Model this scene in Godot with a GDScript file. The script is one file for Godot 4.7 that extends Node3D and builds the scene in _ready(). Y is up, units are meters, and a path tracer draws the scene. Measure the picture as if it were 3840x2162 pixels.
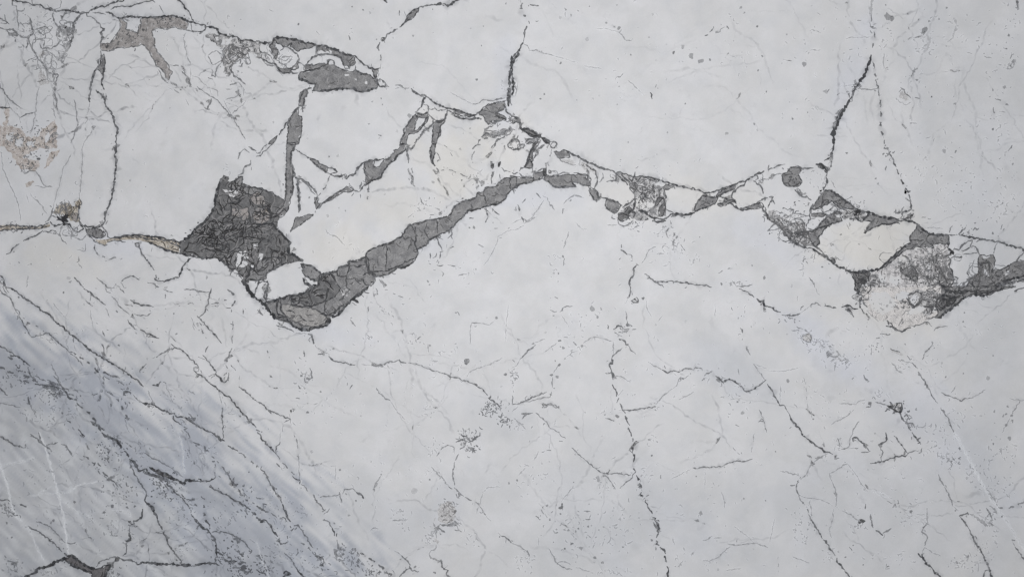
extends Node3D

# A polished breccia-marble slab, photographed square on. Positions are traced in photograph pixels (3840 x 2162) and laid
# out on the slab's own face: PX metres to a pixel, the slab standing upright with its foot on y = 0.
const PX := 2.8 / 3840.0
const MID := Vector2(1920, 1081)
const HALF := Vector2(2140, 1271)          # half the slab, in pixels: it goes on past the frame on all sides
const EYE_Y := 1271.0 * 2.8 / 3840.0

var warp := FastNoiseLite.new()
var fine := FastNoiseLite.new()
var rng := RandomNumberGenerator.new()
var M := {}
var slab: Node3D

func _ready():
	# ---- camera, surroundings, light, exposure
	var cam := Camera3D.new()
	cam.name = "camera"
	cam.position = Vector3(0, EYE_Y, 3.4)
	cam.fov = rad_to_deg(2.0 * atan(1081.0 * PX / 3.4))
	cam.far = 60.0
	add_child(cam)
	cam.current = true
	var env := Environment.new()
	env.background_mode = Environment.BG_COLOR
	env.background_color = Color(0.02, 0.02, 0.021)
	env.tonemap_mode = Environment.TONE_MAPPER_LINEAR
	env.tonemap_exposure = 1.0
	env.sdfgi_enabled = true
	env.ssao_enabled = true
	env.ssil_enabled = true
	var we := WorldEnvironment.new()
	we.name = "surroundings"
	we.environment = env
	add_child(we)
	var lamp := AreaLight3D.new()
	lamp.name = "softbox"
	lamp.area_size = Vector2(1.6, 1.6)
	lamp.light_color = Color(1.0, 0.992, 0.99)
	lamp.light_energy = 18.2
	lamp.area_range = 12.0
	lamp.shadow_enabled = true
	lamp.position = Vector3(0.12, EYE_Y + 0.4, 4.3)
	add_child(lamp)
	lamp.look_at(Vector3(0.08, EYE_Y + 0.02, 0))

	# ---- the stone
	rng.seed = 20
	warp.seed = 3
	warp.noise_type = FastNoiseLite.TYPE_SIMPLEX_SMOOTH
	warp.frequency = 0.004
	warp.fractal_octaves = 4
	fine.seed = 8
	fine.noise_type = FastNoiseLite.TYPE_SIMPLEX
	fine.frequency = 0.03
	fine.fractal_octaves = 3
	lay_field()
	lay_cover()
	make_materials()
	slab = Node3D.new()
	slab.name = "marble_slab"
	slab.set_meta("label", "polished white marble slab crossed by jagged grey and charcoal veins")
	slab.set_meta("category", "marble slab")
	slab.set_meta("kind", "thing")
	add_child(slab)
	make_body()
	make_patches()
	make_soft_veins()
	make_veins()
	make_netting()
	make_specks()

# ---------------------------------------------------------------- colour of the stone
func tone(r: float, g: float, b: float) -> Color:
	var c := Color(r / 255.0, g / 255.0, b / 255.0).srgb_to_linear()
	return Color(c.r * 1.2, c.g * 1.2, c.b * 1.2)

func below(p: Vector2, line: Array) -> float:
	# how far below a boundary line (in pixels, square to its run) a point lies
	for i in line.size() - 1:
		var a: Vector2 = line[i]
		var b: Vector2 = line[i + 1]
		if p.x <= b.x or i == line.size() - 2:
			var y := a.y + (b.y - a.y) * (p.x - a.x) / (b.x - a.x)
			return (p.y - y) * cos((b - a).angle())
	return 0.0

var bed1 := [Vector2(-300, 1060), Vector2(0, 1150), Vector2(490, 1350), Vector2(1133, 1790), Vector2(1490, 2190), Vector2(1700, 2500)]
var bed2 := [Vector2(-300, 1130), Vector2(0, 1320), Vector2(300, 1560), Vector2(640, 1900), Vector2(830, 2162), Vector2(1000, 2500)]
var white := tone(204, 206, 209)
var blue_grey := tone(171, 177, 187)
var ash := tone(184, 187, 191)
var pale_ash := tone(196, 200, 205)
var cool := tone(187, 191, 197)
var lilac := tone(195, 199, 207)
var cream := tone(205, 205, 203)
var smoke := tone(160, 165, 174)
# soft bodies of colour in the stone: centre, radii, turn, colour, strength
var bodies := [
	[1715, 590, 190, 120, -0.5, 5, 0.8], [1500, 780, 260, 90, -0.45, 5, 0.6], [3260, 930, 190, 90, -0.2, 5, 0.9],
	[1230, 930, 170, 80, -0.3, 5, 0.6], [2330, 740, 130, 70, 0.5, 5, 0.5], [2620, 740, 110, 70, 0.3, 5, 0.5],
	[2780, 760, 130, 70, 0.2, 5, 0.4], [3330, 1190, 170, 60, 0.2, 5, 0.5], [220, 960, 150, 60, 0.2, 5, 0.5],
	[3060, 1290, 240, 60, 0.72, 4, 0.7], [3280, 1440, 220, 70, 0.75, 4, 0.55], [3560, 1620, 260, 90, 0.9, 4, 0.5],
	[400, 920, 130, 50, 0.1, 4, 0.6], [1650, 880, 150, 60, -0.6, 4, 0.5], [2000, 730, 160, 50, 0.0, 4, 0.6],
	[1180, 1230, 160, 40, 0.3, 4, 0.5], [2860, 900, 160, 60, 0.6, 4, 0.5], [3180, 300, 50, 260, 0.35, 4, 0.6],
	[1890, 330, 40, 160, 0.1, 4, 0.6], [3480, 180, 70, 260, 0.1, 3, 0.5], [1860, 1540, 130, 70, 0.6, 3, 0.5],
	[1690, 1930, 70, 130, 0.2, 3, 0.5], [880, 2130, 180, 70, 0.4, 6, 0.9], [960, 2080, 260, 60, 0.9, 6, 0.6],
	[60, 1400, 130, 60, 0.6, 6, 0.8], [330, 1500, 260, 40, 0.75, 6, 0.45], [2730, 1390, 160, 90, 0.4, 3, 0.7],
	[3700, 500, 260, 500, 0.0, 3, 0.3], [3300, 1900, 600, 260, 0.0, 3, 0.45], [2300, 1950, 500, 240, 0.0, 3, 0.35],
	[3700, 1300, 120, 700, 0.0, 3, 0.35], [2350, 1980, 240, 120, 0.0, 3, 0.5], [1400, 1950, 240, 120, 0.5, 3, 0.5],
	[700, 1500, 300, 60, 0.7, 6, 0.35], [420, 60, 500, 60, 0.05, 3, 0.4], [150, 450, 180, 420, 0.0, 3, 0.3],
]

func stone_colour(p: Vector2) -> Color:
	var n := warp.get_noise_2d(p.x, p.y)
	var n2 := warp.get_noise_2d(p.y * 2.3 + 900.0, p.x * 2.3)
	var c: Color = white.lerp(cool, clampf(0.10 + 0.4 * n2, 0.0, 0.55))
	if p.x < 1750.0 and p.y > 1000.0:
		var run := p.rotated(-0.72)
		var d := below(p, bed1) + n * 150.0 + fine.get_noise_2d(run.x * 0.12, run.y * 0.8 + 50.0) * 150.0
		var k := smoothstep(-90.0, 190.0, d)
		var inner := blue_grey.lerp(smoke, clampf(n2 * 1.4 + 0.1, 0.0, 0.6))
		var e := below(p, bed2) + n2 * 90.0
		inner = inner.lerp(ash, smoothstep(-40.0, 110.0, e) * (0.85 - 0.5 * clampf(n, 0.0, 0.6)))
		var along := p.rotated(-0.78)
		var streak := fine.get_noise_2d(along.x * 0.16 + n * 12.0, along.y * 0.75)
		inner = inner.lerp(pale_ash, clampf(streak * 1.6 - 0.05, 0.0, 0.65))
		inner = inner.lerp(smoke, clampf(-streak * 1.3 - 0.12, 0.0, 0.4))
		var core := (d - 210.0) / 150.0
		inner = inner.lerp(smoke, exp(-core * core) * 0.25)
		c = c.lerp(inner, k)
	for b in bodies:
		var q := p - Vector2(b[0], b[1])
		if absf(q.x) > 900.0 or absf(q.y) > 900.0:
			continue
		q = q.rotated(-b[4])
		var r := Vector2(q.x / b[2], q.y / b[3]).length() + n * 0.9 + n2 * 0.5
		if r < 1.5:
			c = c.lerp([white, blue_grey, ash, cool, lilac, cream, smoke][b[5]], b[6] * (1.0 - smoothstep(0.3, 1.5, r)))
	return c

const NX := 560
const NY := 332
var field := PackedColorArray()

func lay_field():
	field.resize((NX + 1) * (NY + 1))
	for j in NY + 1:
		for i in NX + 1:
			field[j * (NX + 1) + i] = stone_colour(MID + Vector2((2.0 * i / NX - 1.0) * HALF.x, (2.0 * j / NY - 1.0) * HALF.y))

func stone(p: Vector2) -> Color:
	var q := ((p - MID) / HALF + Vector2.ONE) * 0.5
	return field[clampi(roundi(q.y * NY), 0, NY) * (NX + 1) + clampi(roundi(q.x * NX), 0, NX)]

# what lies at the face of the slab, on an 8-pixel grid: the shade of the filling or fragment, 0 for the body
var shades := {g = 120, t = 146, w = 140, k = 95, d = 96, x = 44, l = 172, b = 168, y = 156, p = 138, s = 146, z = 184, h = 191}
var cover := PackedByteArray()
const CW := 536
const CH := 318

func lay_cover():
	cover.resize(CW * CH)
	for e in PATCHES:
		stamp(points(e, 1), shades[e[0].to_lower()])
	for e in FRAGMENTS:
		stamp(points(e, 0), 0)

func stamp(pts: PackedVector2Array, value: int):
	var box := Rect2(pts[0], Vector2.ZERO)
	for p in pts:
		box = box.expand(p)
	var lo := ((box.position - MID + HALF) / 8.0).floor()
	var hi := ((box.end - MID + HALF) / 8.0).ceil()
	for j in range(maxi(0, int(lo.y)), mini(CH, int(hi.y) + 1)):
		for i in range(maxi(0, int(lo.x)), mini(CW, int(hi.x) + 1)):
			if Geometry2D.is_point_in_polygon(MID - HALF + Vector2(i + 0.5, j + 0.5) * 8.0, pts):
				cover[j * CW + i] = value

func ground(p: Vector2) -> Color:
	var q := (p - MID + HALF) / 8.0
	var v := cover[clampi(int(q.y), 0, CH - 1) * CW + clampi(int(q.x), 0, CW - 1)]
	return stone(p) if v == 0 else tone(v, v, v + 1)

func deepen(base: Color, dark: Color, t: float) -> Color:
	# how strong a line looks against the stone, judged by eye: mixed in sRGB
	return base.linear_to_srgb().lerp(dark.linear_to_srgb(), t).srgb_to_linear()

func at(p: Vector2, z: float) -> Vector3:
	return Vector3((p.x - MID.x) * PX, EYE_Y - (p.y - MID.y) * PX, z)

# ---------------------------------------------------------------- materials
func noise_bytes(size: int, wave: float, sd: int, octaves := 3, kind := FastNoiseLite.TYPE_SIMPLEX, ridged := false) -> PackedByteArray:
	var n := FastNoiseLite.new()
	n.seed = sd
	n.noise_type = kind
	n.frequency = 1.0 / wave
	n.fractal_octaves = octaves
	n.fractal_type = FastNoiseLite.FRACTAL_RIDGED if ridged else FastNoiseLite.FRACTAL_FBM
	if kind == FastNoiseLite.TYPE_CELLULAR:
		n.fractal_type = FastNoiseLite.FRACTAL_NONE
		n.cellular_return_type = FastNoiseLite.RETURN_CELL_VALUE if not ridged else FastNoiseLite.RETURN_DISTANCE2_SUB
	n.domain_warp_enabled = true
	n.domain_warp_amplitude = wave * 0.9
	n.domain_warp_frequency = 0.6 / wave
	n.domain_warp_fractal_octaves = 3
	return n.get_seamless_image(size, size, false, false, 0.12).get_data()

func surface(map: Image, metres: float, rough: float, spec := 0.35, vertex := false) -> StandardMaterial3D:
	var m := StandardMaterial3D.new()
	m.albedo_texture = ImageTexture.create_from_image(map)
	m.uv1_triplanar = true
	m.uv1_scale = Vector3.ONE / metres
	m.roughness = rough
	m.metallic_specular = spec
	m.vertex_color_use_as_albedo = vertex
	return m

func paint(size: int, f: Callable) -> Image:
	var out := PackedByteArray()
	out.resize(size * size * 3)
	for i in size * size:
		var c: Color = f.call(i)
		out[i * 3] = int(clampf(c.r, 0, 1) * 255.0)
		out[i * 3 + 1] = int(clampf(c.g, 0, 1) * 255.0)
		out[i * 3 + 2] = int(clampf(c.b, 0, 1) * 255.0)
	return Image.create_from_data(size, size, false, Image.FORMAT_RGB8, out)

func s(r: float, g: float, b: float) -> Color:
	# a colour as the photograph shows it -> the texture colour that gives it under the lamp
	return tone(r, g, b).linear_to_srgb()

func make_materials():
	# white body: cloud, sugary grain and faint hair lines, as factors on the vertex colour
	var a := noise_bytes(1024, 160, 1, 4)
	var g := noise_bytes(1024, 5, 2, 2)
	var h := noise_bytes(1024, 90, 3, 3, FastNoiseLite.TYPE_SIMPLEX, true)
	var h2 := noise_bytes(1024, 26, 4, 3)
	M.body = surface(paint(1024, func(i):
		var v := 0.955 + (a[i] - 128) / 255.0 * 0.045 + (g[i] - 128) / 255.0 * 0.02 + (h2[i] - 128) / 255.0 * 0.016
		var hair := clampf((h[i] - 214) / 41.0, 0.0, 1.0) * clampf((a[i] - 120) / 90.0, 0.0, 1.0) * 0.10
		v -= hair
		return Color(v, v, v + 0.003 * (a[i] - 128) / 128.0)), 1.3, 0.5, 0.35, true)
	M.vein = surface(paint(256, func(i):
		var v := 0.93 + (g[i] - 128) / 255.0 * 0.2
		return Color(v, v, v)), 0.25, 0.6, 0.3, true)
	# fillings of the cracks
	var n1 := noise_bytes(512, 60, 11, 4)
	var n2 := noise_bytes(512, 9, 12, 2)
	var r1 := noise_bytes(512, 46, 13, 3, FastNoiseLite.TYPE_SIMPLEX, true)
	var r2 := noise_bytes(512, 30, 14, 2, FastNoiseLite.TYPE_SIMPLEX, true)
	var c1 := noise_bytes(512, 24, 15, 1, FastNoiseLite.TYPE_CELLULAR)
	var c2 := noise_bytes(512, 24, 15, 1, FastNoiseLite.TYPE_CELLULAR, true)
	var fill := func(base: Color, dark: Color, pale: Color, mottle: float, lines: float, bits: float) -> Callable:
		return func(i):
			var c := base.lerp(pale, clampf((n1[i] - 120) / 110.0, 0.0, 1.0) * mottle)
			c = c.lerp(dark, clampf((124 - n1[i]) / 110.0, 0.0, 1.0) * mottle)
			c = c.lerp(pale, clampf((r2[i] - 205) / 40.0, 0.0, 1.0) * lines * 0.45)
			c = c.lerp(dark, clampf((r1[i] - 196) / 44.0, 0.0, 1.0) * lines)
			c = c.lerp(pale, (1.0 if c1[i] > 168 else 0.0) * bits)
			c = c.lerp(dark, clampf((26 - c2[i]) / 20.0, 0.0, 1.0) * bits)
			var k := 1.0 + (n2[i] - 128) / 255.0 * 0.3
			return Color(c.r * k, c.g * k, c.b * k)
	var ink := s(58, 60, 64)
	M.g = surface(paint(512, fill.call(s(119, 120, 122), s(86, 87, 91), s(141, 142, 144), 0.65, 0.4, 0.0)), 0.30, 0.55)
	M.t = surface(paint(512, fill.call(s(141, 139, 139), s(104, 103, 104), s(160, 158, 158), 0.7, 0.45, 0.0)), 0.22, 0.55)
	M.w = surface(paint(512, fill.call(s(140, 140, 140), s(112, 112, 113), s(156, 155, 154), 0.5, 0.25, 0.0)), 0.30, 0.55)
	M.k = surface(paint(512, fill.call(s(94, 95, 97), ink, s(128, 129, 131), 0.5, 0.9, 0.0)), 0.26, 0.55)
	M.d = surface(paint(512, fill.call(s(98, 97, 100), ink, s(118, 118, 120), 0.4, 0.3, 0.0)), 0.26, 0.55)
	M.x = surface(paint(512, fill.call(s(44, 45, 49), s(28, 28, 32), s(70, 72, 76), 0.6, 0.5, 0.0)), 0.2, 0.5)
	M.l = surface(paint(512, fill.call(s(172, 173, 175), s(146, 147, 150), s(188, 189, 191), 0.6, 0.35, 0.1)), 0.24, 0.5)
	M.b = surface(paint(512, fill.call(s(172, 167, 164), s(124, 116, 112), s(190, 188, 188), 0.8, 0.7, 0.3)), 0.2, 0.5)
	M.y = surface(paint(512, fill.call(s(162, 156, 146), s(82, 78, 72), s(190, 186, 179), 0.8, 0.75, 0.25)), 0.2, 0.5)
	M.p = surface(paint(512, fill.call(s(138, 135, 134), s(96, 94, 95), s(156, 151, 149), 0.6, 0.3, 0.05)), 0.22, 0.5)
	M.s = surface(paint(512, fill.call(s(150, 151, 153), s(74, 76, 80), s(190, 191, 193), 0.7, 0.9, 0.7)), 0.2, 0.5)
	M.h = surface(paint(512, fill.call(s(191, 190, 190), s(150, 150, 151), s(201, 200, 200), 0.6, 0.3, 0.1)), 0.22, 0.5)
	M.z = surface(paint(512, fill.call(s(184, 184, 186), s(112, 113, 116), s(200, 200, 202), 0.8, 0.6, 0.3)), 0.2, 0.5)

# ---------------------------------------------------------------- shapes
func part(called: String, st: SurfaceTool, m: Material, stuff := false, parent: Node3D = null) -> MeshInstance3D:
	var o := MeshInstance3D.new()
	o.name = called
	o.mesh = st.commit()
	o.material_override = m
	if stuff:
		o.set_meta("kind", "stuff")
	(parent if parent else slab).add_child(o, true)
	return o

func begin() -> SurfaceTool:
	var st := SurfaceTool.new()
	st.begin(Mesh.PRIMITIVE_TRIANGLES)
	return st

func make_body():
	var nx := NX
	var ny := NY
	var st := begin()
	st.set_normal(Vector3(0, 0, 1))
	for j in ny + 1:
		for i in nx + 1:
			var p := MID + Vector2((2.0 * i / nx - 1.0) * HALF.x, (2.0 * j / ny - 1.0) * HALF.y)
			st.set_color(stone(p))
			st.set_normal(Vector3(0, 0, 1))
			st.add_vertex(at(p, 0.0))
	for j in ny:
		for i in nx:
			var k := j * (nx + 1) + i
			for v in [k, k + 1, k + nx + 1, k + 1, k + nx + 2, k + nx + 1]:
				st.add_index(v)
	# chamfered rim, sides and back: 30 mm of stone
	var base := (nx + 1) * (ny + 1)
	var rings := [[0.0, 0.0, Vector3(0, 0, 1)], [4.0, -0.003, Vector3.ZERO], [4.0, -0.03, Vector3.ZERO]]
	for r in rings:
		for q in [Vector2(-1, -1), Vector2(1, -1), Vector2(1, 1), Vector2(-1, 1)]:
			var p2: Vector2 = MID + q * (HALF + Vector2(r[0], r[0]))
			st.set_color(stone(MID + q * HALF))
			st.set_normal(Vector3(q.x, -q.y, 0.3).normalized())
			st.add_vertex(at(p2, r[1]))
	for r in 2:
		for e in 4:
			var a := base + r * 4 + e
			var b := base + r * 4 + (e + 1) % 4
			for v in [a, a + 4, b, b, a + 4, b + 4]:
				st.add_index(v)
	for v in [base + 8, base + 10, base + 9, base + 8, base + 11, base + 10]:
		st.add_index(v)
	part("stone_body", st, M.body)

func rough_outline(pts: PackedVector2Array, step: float, amp: float) -> PackedVector2Array:
	var out := PackedVector2Array()
	var n := pts.size()
	for i in n:
		var a := pts[i]
		var b := pts[(i + 1) % n]
		var len := a.distance_to(b)
		var k := maxi(1, int(len / step))
		var nor := (b - a).orthogonal().normalized()
		for j in k:
			var p := a.lerp(b, float(j) / k)
			out.append(p + nor * fine.get_noise_2d(p.x * 1.6, p.y * 1.6) * amp)
	return out

func plate(pts: PackedVector2Array, z: float, colour := Color(-1, 0, 0)) -> SurfaceTool:
	# a filled outline with its edge going down into the stone
	var edge := rough_outline(pts, 6.0, 7.0)
	var tris := Geometry2D.triangulate_polygon(edge)
	if tris.is_empty():
		edge = rough_outline(pts, 12.0, 2.5)
		tris = Geometry2D.triangulate_polygon(edge)
	if tris.is_empty():
		edge = pts
		tris = Geometry2D.triangulate_polygon(edge)
	if tris.is_empty():
		print("bad outline at ", pts[0])
		edge = Geometry2D.convex_hull(pts)
		tris = Geometry2D.triangulate_polygon(edge)
	var st := begin()
	var own := colour.r < 0.0
	for p in edge:
		st.set_color(stone(p) if own else colour)
		st.set_normal(Vector3(0, 0, 1))
		st.add_vertex(at(p, z))
	for i in range(0, tris.size(), 3):
		var a := edge[tris[i]]
		var b := edge[tris[i + 1]]
		var c := edge[tris[i + 2]]
		var turn := (b - a).cross(c - a)
		st.add_index(tris[i])
		st.add_index(tris[i + 1] if turn > 0 else tris[i + 2])
		st.add_index(tris[i + 2] if turn > 0 else tris[i + 1])
	var n := edge.size()
	for i in n:
		var out := (edge[(i + 1) % n] - edge[(i - 1 + n) % n]).orthogonal().normalized()
		st.set_color(stone(edge[i]) if own else colour)
		st.set_normal(Vector3(out.x, -out.y, 0.4).normalized())
		st.add_vertex(at(edge[i], -0.002))
	for i in n:
		var j := (i + 1) % n
		for v in [i, j, n + i, j, n + j, n + i]:
			st.add_index(v)
	return st

func points(a: Array, from: int) -> PackedVector2Array:
	var out := PackedVector2Array()
	for i in range(from, a.size(), 2):
		out.append(Vector2(a[i], a[i + 1]))
	return out

func make_patches():
	var called := {g = "grey_vein_filling", t = "taupe_vein_filling", w = "grey_vein_filling", k = "charcoal_vein_filling", d = "charcoal_vein_filling", x = "black_vein_filling", l = "pale_grey_patch",
		b = "brown_speckled_patch", y = "ochre_vein_filling", p = "pinkish_grey_patch", s = "speckled_vein_filling", z = "speckled_white_patch", h = "pale_mottled_patch"}
	for i in PATCHES.size():
		var e: Array = PATCHES[i]
		var kind: String = e[0].to_lower()
		var pts := points(e, 1)
		var o := part(called[kind], plate(pts, 0.0003 + i * 0.000004, Color.WHITE), M[kind])
		if e[0] in ["g", "k", "t", "d", "w", "p"]:
			var st := begin()
			var loop := pts.duplicate()
			loop.append(pts[0])
			ribbon(st, loop, 4.2, 0.78 if kind in ["g", "k", "d"] else 0.5, tone(50, 52, 56), 0.00125, false, 0)
			part("dark_rim", st, M.vein, false, o)
		wrinkle(o, pts, kind)
	for i in FRAGMENTS.size():
		part("white_fragment", plate(points(FRAGMENTS[i], 0), 0.0009 + i * 0.000004), M.body)

# fine creases in a filling: how thick they lie (square pixels to each), length, dark shade, pale shade, share of pale ones
var creases := {k = [330.0, 76.0, 42, 134, 0.3], g = [1000.0, 26.0, 86, 160, 0.35], w = [1900.0, 26.0, 84, 165, 0.3], t = [420.0, 16.0, 100, 172, 0.4], b = [300.0, 16.0, 112, 190, 0.45],
	s = [420.0, 26.0, 66, 192, 0.5], z = [330.0, 26.0, 96, 197, 0.45], y = [200.0, 30.0, 78, 190, 0.45], p = [500.0, 14.0, 74, 165, 0.3], d = [900.0, 30.0, 60, 120, 0.3], l = [420.0, 18.0, 120, 195, 0.4], h = [800.0, 20.0, 140, 200, 0.4]}

func wrinkle(o: MeshInstance3D, pts: PackedVector2Array, kind: String):
	if not creases.has(kind):
		return
	var how: Array = creases[kind]
	var box := Rect2(pts[0], Vector2.ZERO)
	for p in pts:
		box = box.expand(p)
	var st := begin()
	var n := 0
	for i in int(box.get_area() / how[0]):
		var p := box.position + Vector2(rng.randf(), rng.randf()) * box.size
		if not Geometry2D.is_point_in_polygon(p, pts):
			continue
		var run := PackedVector2Array()
		var wid := PackedFloat32Array()
		var w := rng.randf_range(2.4, 4.6)
		var long: float = how[1] * rng.randf_range(0.4, 1.5)
		var a := warp.get_noise_2d(p.x * 1.5 + 4000.0, p.y * 1.5) * 7.0 + rng.randfn(0, 0.4)
		var steps := maxi(3, int(long / 5.0))
		for k in steps:
			if not Geometry2D.is_point_in_polygon(p, pts):
				break
			run.append(p)
			wid.append(w * sin(PI * (k + 0.7) / (steps + 0.4)))
			a += fine.get_noise_2d(p.x * 1.4, p.y * 1.4) * 0.7
			p += Vector2.from_angle(a) * 5.0
		if run.size() < 3:
			continue
		var v: float = how[3] if rng.randf() < how[4] else how[2]
		v += rng.randf_range(-8, 8)
		var c := tone(v, v, v + 2) if not kind in ["b", "y", "p"] else tone(v + 3, v - 2, v - 8)
		n = strip(st, run, wid, 1.0, c, 0.0011 + rng.randf() * 0.0001, n, p.x)
	if n > 0:
		part("creases", st, M.vein, true, o)

func ribbon(st: SurfaceTool, pts: PackedVector2Array, w: float, t: float, dark: Color, z: float, dotted: bool, start: int) -> int:
	# resample, wander, and give the line an uneven width; returns the next vertex index
	var path := PackedVector2Array()
	for i in pts.size() - 1:
		var k := maxi(1, int(pts[i].distance_to(pts[i + 1]) / 5.0))
		var before := pts[maxi(i - 1, 0)]
		var after := pts[mini(i + 2, pts.size() - 1)]
		for j in k:
			var u := float(j) / k
			path.append(pts[i].lerp(pts[i + 1], u).lerp(pts[i].cubic_interpolate(pts[i + 1], before, after, u), 0.6))
	path.append(pts[pts.size() - 1])
	var n := path.size()
	var off := rng.randf() * 5000.0
	var run := PackedVector2Array()
	var wid := PackedFloat32Array()
	var gap := false
	var left := rng.randf_range(3, 8)
	for i in n:
		var p := path[i]
		var d := (path[mini(i + 1, n - 1)] - path[maxi(i - 1, 0)]).normalized()
		var wob := fine.get_noise_2d(i * 7.0 + off, off) * 4.2 + fine.get_noise_2d(i * 26.0 + off, 40.0) * 1.3
		var fade := minf(1.0, 0.35 + minf(i, n - 1 - i) * 0.25)
		p += d.orthogonal() * wob * minf(1.0, w / 5.0) * fade
		var u := w * (0.72 + 0.75 * fine.get_noise_2d(i * 15.0, off) + 0.45 * fine.get_noise_2d(i * 47.0, off + 70.0)) * fade
		if dotted:
			left -= 1
			if left < 0:
				gap = not gap
				left = rng.randf_range(1, 3) if gap else rng.randf_range(2, 6)
		if not dotted or not gap:
			run.append(p)
			wid.append(maxf(u, w * 0.36) * 1.16)
		if (dotted and gap) or i == n - 1:
			if run.size() == 1:
				run.append(run[0] + d * 4.0)
				wid.append(wid[0])
			if run.size() > 1:
				start = strip(st, run, wid, t, dark, z, start, off)
			run = PackedVector2Array()
			wid = PackedFloat32Array()
	return start

func strip(st: SurfaceTool, run: PackedVector2Array, wid: PackedFloat32Array, t: float, dark: Color, z: float, start: int, off: float) -> int:
	var n := run.size()
	for i in n:
		var d := (run[mini(i + 1, n - 1)] - run[maxi(i - 1, 0)]).normalized()
		var o := d.orthogonal()
		var half := wid[i] * 0.5
		var mix := clampf(t * (0.92 + (0.5 if t < 0.95 else 0.2) * fine.get_noise_2d(i * 11.0 + off, 300.0)), 0.0, 1.0)
		var c := deepen(ground(run[i]), dark, mix)
		var up := Vector3(o.x, -o.y, 0)
		for e in [[half + 0.6, -0.0015, 0.8], [half, z, 0.0], [-half, z, 0.0], [-half - 0.6, -0.0015, -0.8]]:
			st.set_color(c)
			st.set_normal((Vector3(0, 0, 1) + up * e[2]).normalized())
			st.add_vertex(at(run[i] + o * e[0], e[1]))
	for i in n - 1:
		for k in 3:
			var a := start + i * 4 + k
			for v in [a, a + 4, a + 1, a + 1, a + 4, a + 5]:
				st.add_index(v)
	return start + n * 4

func soft_band(st: SurfaceTool, pts: PackedVector2Array, w: float, t: float, dark: Color, start: int) -> int:
	# a faint vein whose pigment thins out sideways into the stone
	var path := PackedVector2Array()
	for i in pts.size() - 1:
		var k := maxi(1, int(pts[i].distance_to(pts[i + 1]) / 9.0))
		for j in k:
			path.append(pts[i].lerp(pts[i + 1], float(j) / k))
	path.append(pts[pts.size() - 1])
	var n := path.size()
	if n < 2:
		return start
	var off := rng.randf() * 5000.0
	for i in n:
		var d := (path[mini(i + 1, n - 1)] - path[maxi(i - 1, 0)]).normalized()
		var o := d.orthogonal()
		var p := path[i] + o * fine.get_noise_2d(i * 9.0 + off, off) * 7.0
		var end := minf(1.0, minf(i, n - 1 - i) * 0.3)
		var half := w * (0.55 + 0.5 * fine.get_noise_2d(i * 14.0, off))
		var mix := clampf(t * (0.75 + 1.0 * fine.get_noise_2d(i * 17.0 + off, 300.0)), 0.0, 1.0) * end
		for e in [-1.0, -0.35, 0.35, 1.0]:
			var q: Vector2 = p + o * half * e
			st.set_color(stone(q) if absf(e) > 0.9 else deepen(stone(q), dark, mix))
			st.set_normal(Vector3(0, 0, 1))
			st.add_vertex(at(q, 0.00008 + (start % 7) * 0.00001))
	for i in n - 1:
		for k in 3:
			var a := start + i * 4 + k
			for v in [a, a + 1, a + 4, a + 1, a + 5, a + 4]:
				st.add_index(v)
	return start + n * 4

func wander(p: Vector2, a: float, steps: int, bend: float) -> PackedVector2Array:
	var out := PackedVector2Array([p])
	for i in steps:
		a += rng.randfn(0, bend)
		p += Vector2.from_angle(a) * rng.randf_range(12, 34)
		out.append(p)
	return out

func make_soft_veins():
	var st := begin()
	var k := 0
	var dark := tone(60, 63, 70)
	for e in VEINS:
		if e[2] != 2 and e[1] >= 30:
			k = soft_band(st, points(e, 4), e[0] * 3.0 + 5.0, e[1] / 100.0 * 0.2, dark, k)
	# faint branching veinlets: centre and spread in pixels, how many, run, strength
	for z in [[2900, 1850, 900, 330, 46, 0.8, 0.13], [1900, 1900, 700, 280, 34, 0.9, 0.12], [2500, 1400, 800, 300, 26, 0.6, 0.09], [3500, 350, 320, 380, 40, 1.4, 0.12],
			[1500, 1400, 500, 300, 36, 0.6, 0.11], [600, 1750, 600, 350, 60, 0.8, 0.16], [500, 2000, 500, 150, 40, 0.75, 0.22], [300, 1450, 320, 180, 40, 0.7, 0.2], [700, 1150, 500, 120, 24, 0.8, 0.14],
			[150, 300, 160, 280, 50, 1.6, 0.22], [850, 350, 200, 130, 36, 0.7, 0.16], [1720, 720, 200, 120, 22, 0.6, 0.13], [3450, 900, 350, 350, 40, 0.9, 0.12], [2300, 250, 800, 250, 26, 0.4, 0.07]]:
		for i in int(z[4] * 0.5):
			var p := Vector2(z[0] + rng.randfn(0, 0.6) * z[2], z[1] + rng.randfn(0, 0.6) * z[3])
			var a: float = z[5] + rng.randfn(0, 0.3) + (PI if rng.randf() < 0.5 else 0.0)
			if rng.randf() < 0.2:
				a += PI / 2
			var run := wander(p, a, rng.randi_range(5, 20), 0.2)
			var t: float = z[6] * rng.randf_range(0.35, 1.35)
			k = soft_band(st, run, rng.randf_range(5, 12), t, dark, k)
			if rng.randf() < 0.6:
				k = soft_band(st, wander(run[run.size() / 2], a + rng.randf_range(0.5, 1.1) * (1 if rng.randf() < 0.5 else -1), rng.randi_range(3, 9), 0.2), rng.randf_range(4, 8), t * 0.8, dark, k)
	# smudges where pigment gathers
	for i in 420:
		var p := MID + Vector2(rng.randf_range(-1, 1) * HALF.x * 0.97, rng.randf_range(-1, 1) * HALF.y * 0.97)
		if warp.get_noise_2d(p.x * 0.7 + 700.0, p.y * 0.7) < -0.02:
			continue
		k = soft_band(st, wander(p, rng.randf() * TAU, rng.randi_range(1, 3), 0.6), rng.randf_range(9, 22), rng.randf_range(0.04, 0.15), dark, k)
	part("faint_veins", st, M.body, true)

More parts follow.
